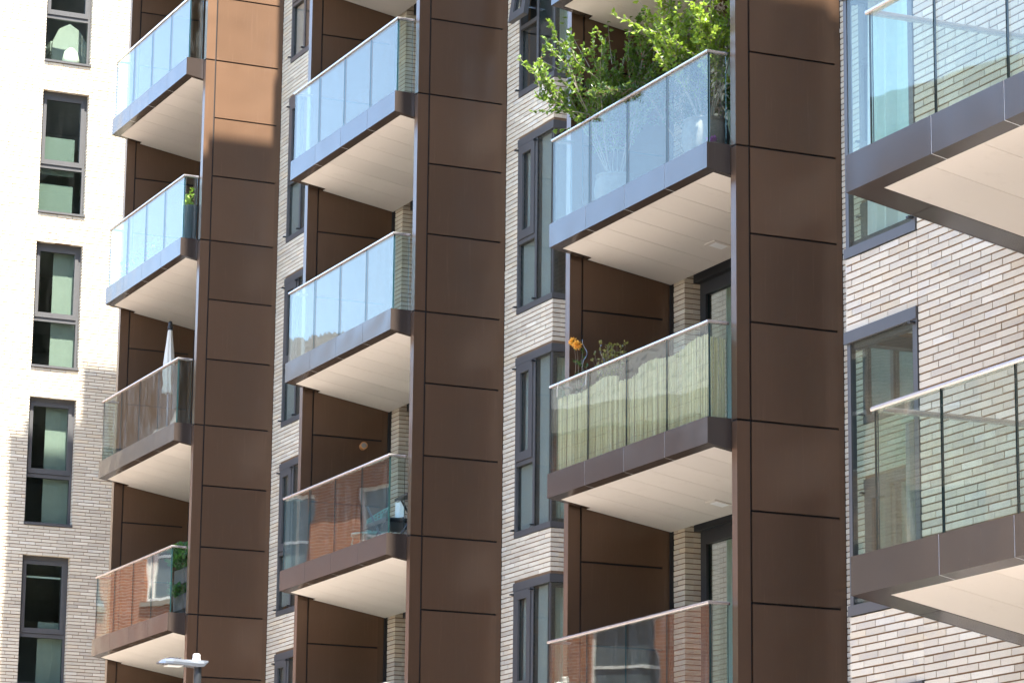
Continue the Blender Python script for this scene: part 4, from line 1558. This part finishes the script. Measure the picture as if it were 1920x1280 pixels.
# two-tier planter, far bay low
ps = tag(empty('tiered_planter', loc=(-47.45, 15.98, ZF(2) - 0.006)), 'two tier dark planter with bushy green ferns on the far lower balcony', 'planter')
for x in (-0.30, 0.30):
    for y in (-0.15, 0.15):
        mb = MB(); mb.box(x - 0.018, x + 0.018, y - 0.018, y + 0.018, 0, 0.80); mb.obj('post', ['grey_plastic'], ps)
for z in (0.14, 0.55):
    mb = MB()
    mb.box(-0.32, 0.32, -0.17, 0.17, z, z + 0.03)
    mb.box(-0.32, 0.32, -0.17, -0.155, z + 0.03, z + 0.24)
    mb.box(-0.32, 0.32, 0.155, 0.17, z + 0.03, z + 0.24)
    mb.box(0.305, 0.32, -0.155, 0.155, z + 0.03, z + 0.24)
    mb.box(-0.32, -0.305, -0.155, 0.155, z + 0.03, z + 0.24)
    mb.box(-0.30, 0.30, -0.15, 0.15, z + 0.18, z + 0.21, mi=1)
    tr_ = mb.obj('trough', ['grey_plastic', 'soil'], ps)
    lf = MB()
    top = 0.42 if z > 0.3 else 0.2
    for i in range(620 if z > 0.3 else 260):
        p = Vector((R.uniform(-0.30, 0.30), R.uniform(-0.16, 0.16), z + 0.19))
        q = p + Vector((R.gauss(0, 0.10), R.gauss(0, 0.09), R.uniform(0.03, top)))
        d = (q - p).normalized()
        for _ in range(3):
            leaf(lf, q + rv(0.02), (d * 0.6 + rv(0.7)).normalized(), R.uniform(0.05, 0.10), (R.random() ** 1.3, 0, 0))
    tag(lf.obj('ferns', ['fern'], tr_), kind='stuff')

# flower trough, far bay
ft_ = tag(empty('flower_trough', loc=(-49.55, 15.66, ZF(4) - 0.006)), 'trough of pink flowers and trailing green behind the glass of the far balcony', 'flowers')
mb = MB(); mb.box(-1.0, 0.9, -0.09, 0.09, 0, 0.16); mb.obj('trough', ['grey_plastic'], ft_)
lf, fl_ = MB(), MB()
for i in range(420):
    x = R.uniform(-1.0, 0.95)
    leaf(lf, Vector((x, R.uniform(-0.1, 0.08), 0.16 + R.random() ** 2 * 0.30)), rv() + Vector((0, 0, 0.3)), R.uniform(0.05, 0.09), (R.random(), 0, 0))
tag(lf.obj('leaves', ['leaf'], ft_), kind='stuff')
for c_ in ((-0.75, -0.07, 0.20), (-0.62, -0.06, 0.30), (-0.55, -0.08, 0.17), (-0.35, -0.05, 0.31), (-0.88, -0.06, 0.13), (0.45, -0.05, 0.26), (0.62, -0.05, 0.36), (0.52, -0.07, 0.18)):
    for _ in range(5):
        bloom(fl_, tuple(Vector(c_) + rv(0.045)), 0.028, 9)
tag(fl_.obj('blossoms', ['pink'], ft_), kind='stuff')
sp_ = tag(empty('potted_sprout', loc=(-47.15, 15.66, ZF(4) - 0.006)), 'lime green sprouts in a tall dark pot beside the far fin', 'plant')
mb = MB(); mb.lathe((0, 0, 0), [(0, 0), (0.10, 0), (0.13, 0.62), (0.12, 0.62), (0, 0.60)], 16); mb.obj('pot', ['grey_plastic'], sp_)
lf = MB()
for i in range(60):
    f_ = R.random()
    leaf(lf, Vector((0.03 + R.gauss(0, 0.025), R.gauss(0, 0.03), 0.62 + 0.30 * f_)), rv() + Vector((0, 0, 0.4)), R.uniform(0.03, 0.06), (R.random(), 0, 0))
for i in range(8):
    leaf(lf, Vector((-0.12 + R.gauss(0, 0.03), R.gauss(0, 0.03), 0.62)), Vector((R.gauss(0, 0.2), R.gauss(0, 0.2), 1)), R.uniform(0.15, 0.24), (0.7, 0, 0))
tag(lf.obj('leaves', ['leaf_lime'], sp_), kind='stuff')

# small white pots, far bay top
for i, x in enumerate((-47.75, -48.30)):
    mb = MB(); mb.lathe((0, 0, 0), [(0, 0), (0.055, 0), (0.07, 0.13), (0.06, 0.13), (0, 0.11)], 16)
    tag(mb.obj('flower_pot', ['white_gloss'], None, True), ('white pot just above the fascia near the right end of the topmost far balcony', 'white pot near the middle of the topmost far balcony')[i], 'pot', 'white pots').location = (x, 15.62, ZF(5) - 0.006)

# patterned throw on the rail corner of the far bay
mb = MB()
folds(mb, Fr((0, 0), (1, 0), (0, -1)), -0.16, 0.16, 0.0, 0.30, 1.0, 0.012, 2.2)
tag(mb.obj('throw', ['grey_plastic']), 'dark throw hung inside the corner glass of the far balcony with the parasol', 'cloth').location = (-47.12, GY + 0.05, ZF(3))

# red chair glimpsed through the glass at the right edge
rc = tag(empty('folding_chair', loc=(-17.82, 12.25, ZF(1) - 0.006)), 'red folding chair at the right edge behind the near glass balustrade', 'chair')
for s_ in (-1, 1):
    mb = MB(); mb.tube([(-0.20, 0.20 * s_, 0.0), (0.16, 0.20 * s_, 0.88)], 0.014, 6); mb.obj('leg', ['red_paint'], rc)
    mb = MB(); mb.tube([(0.22, 0.18 * s_, 0.0), (-0.16, 0.18 * s_, 0.46)], 0.014, 6); mb.obj('leg', ['red_paint'], rc)
mb = MB(); mb.box(-0.18, 0.20, -0.19, 0.19, 0.44, 0.465); mb.obj('seat', ['red_paint'], rc)
mb = MB(); mb.box(0.11, 0.135, -0.20, 0.20, 0.68, 0.86); mb.obj('backrest', ['red_paint'], rc)

# armchair and side table in the top window of the left wing
ZR = 1.909 + 18 - 0.02
ac = tag(empty('armchair', loc=(-57.75, 16.50, ZR)), 'cream winged armchair seen through the topmost left window', 'chair')
mb = MB()
prof = [(-0.36, 0.30), (-0.34, 0.55), (-0.20, 0.86), (0.0, 0.98), (0.20, 0.86), (0.34, 0.62), (0.38, 0.32)]
o = len(mb.v)
for y, z in prof:
    mb.v += [(0.26 - 0.1 * (z - 0.3), y, z + 0.0), (0.36 - 0.1 * (z - 0.3), y, z)]
for y in (-0.36, 0.38):
    mb.v += [(0.26, y, 0.02), (0.36, y, 0.02)]
for i in range(6):
    a = o + 2 * i
    mb.face((a, a + 2, a + 3, a + 1))
mb.face(tuple(o + 2 * i for i in (0, 1, 2, 3, 4, 5, 6, 8, 7)))
mb.face(tuple(o + 2 * i + 1 for i in reversed((0, 1, 2, 3, 4, 5, 6, 8, 7))))
mb.obj('backrest', ['cream_fabric'], ac)
mb = MB(); mb.box(-0.32, 0.25, -0.34, 0.36, 0.15, 0.42); mb.obj('seat', ['cream_fabric'], ac)
for s_ in (-0.36, 0.30):
    mb = MB(); mb.box(-0.30, 0.24, s_, s_ + 0.08, 0.40, 0.60); mb.obj('arm', ['cream_fabric'], ac)
mb = MB(); mb.lathe((0.44, 0, 0.0), [(0.0, 0.02), (0.16, 0.02), (0.17, 0.2), (0.13, 0.36), (0.05, 0.44), (0.0, 0.45)], 16); mb.obj('cushion', ['white_fabric'], ac, True)
sdt = tag(empty('side_table', loc=(-57.6, 15.92, ZR)), 'small round pale side table beside the cream armchair', 'table')
mb = MB(); mb.lathe((0, 0, 0), [(0, 0.44), (0.18, 0.44), (0.18, 0.46), (0, 0.46)], 22); mb.obj('table_top', ['curtain'], sdt)
mb = MB(); mb.lathe((0, 0, 0), [(0, 0), (0.10, 0), (0.10, 0.02), (0.02, 0.03), (0.02, 0.44)], 14); mb.obj('stem', ['curtain'], sdt)
vp = tag(empty('flower_vase', loc=(-57.6, 15.95, ZR + 0.46)), 'white vase with tall pale flowers on the small round table', 'vase')
mb = MB(); mb.lathe((0, 0, 0), [(0, 0), (0.045, 0), (0.05, 0.10), (0.045, 0.10), (0, 0.09)], 14); mb.obj('vase', ['white_gloss'], vp)
lf, fl_ = MB(), MB()
for i in range(14):
    leaf(lf, Vector((0, R.gauss(0, 0.01), 0.09)), Vector((R.gauss(0, 0.18), R.gauss(0, 0.2), 1)), R.uniform(0.2, 0.36), (R.random(), 0, 0))
for i in range(5):
    bloom(fl_, (R.gauss(0, 0.02), R.gauss(0, 0.04), 0.42 + R.uniform(-0.05, 0.06)), 0.05, 8)
lf.obj('leaves', ['fern'], vp)
fl_.obj('blossoms', ['curtain'], vp)

# ------------------------------------------------------------------ street lamp
lp = tag(empty('street_lamp', loc=(-37.98, 12.92, 0.11)), 'grey street lamp head with white sensor cap at the bottom left', 'street lamp')
T_ = 6.06
mb = MB(); mb.tube([(0, 0, 0), (0, 0, 1.1), (0, 0, 1.1001), (0, 0, T_ - 0.12), (0, 0.0, T_ - 0.02)], [0.085, 0.085, 0.058, 0.050, 0.046], 20); mb.obj('post', ['lamp_post'], lp, False)
mb = MB()
sec = []
L0 = 0.13
for y, w, zt, zb in ((0.13, 0.035, 0.062, 0.045), (0.06, 0.075, 0.060, -0.020), (-0.02, 0.085, 0.060, -0.030), (-0.20, 0.105, 0.056, -0.018), (-0.36, 0.125, 0.060, -0.012), (-0.46, 0.105, 0.052, -0.008), (-0.53, 0.06, 0.010, -0.004)):
    sec.append([(-w, y, zb), (w, y, zb), (w * 0.98, y, (zt + zb) * 0.45), (w * 0.62, y, zt), (-w * 0.62, y, zt), (-w * 0.98, y, (zt + zb) * 0.45)])
for s_ in sec:
    mb.v += [(a, b, c + T_) for a, b, c in s_]
for i in range(len(sec) - 1):
    for j in range(6):
        k = (j + 1) % 6
        mb.face((i * 6 + j, i * 6 + k, i * 6 + 6 + k, i * 6 + 6 + j))
mb.face(tuple(range(6)))
mb.face(tuple(len(mb.v) - 6 + j for j in reversed(range(6))))
mb.obj('head', ['lamp_metal'], lp)
mb = MB(); mb.box(-0.09, 0.09, -0.42, -0.22, T_ - 0.032, T_ - 0.019); mb.obj('lens', ['white_gloss'], lp)
for i in range(4):
    mb = MB(); mb.box(-0.07, 0.07, -0.26 - i * 0.045, -0.24 - i * 0.045, T_ + 0.05, T_ + 0.075); mb.obj('cooling_rib', ['lamp_metal'], lp)
mb = MB(); mb.lathe((0, -0.02, T_ + 0.055), [(0, 0), (0.055, 0), (0.055, 0.02), (0.048, 0.025), (0.048, 0.072), (0.035, 0.088), (0, 0.095)], 16); mb.obj('sensor_cap', ['white_gloss'], lp)
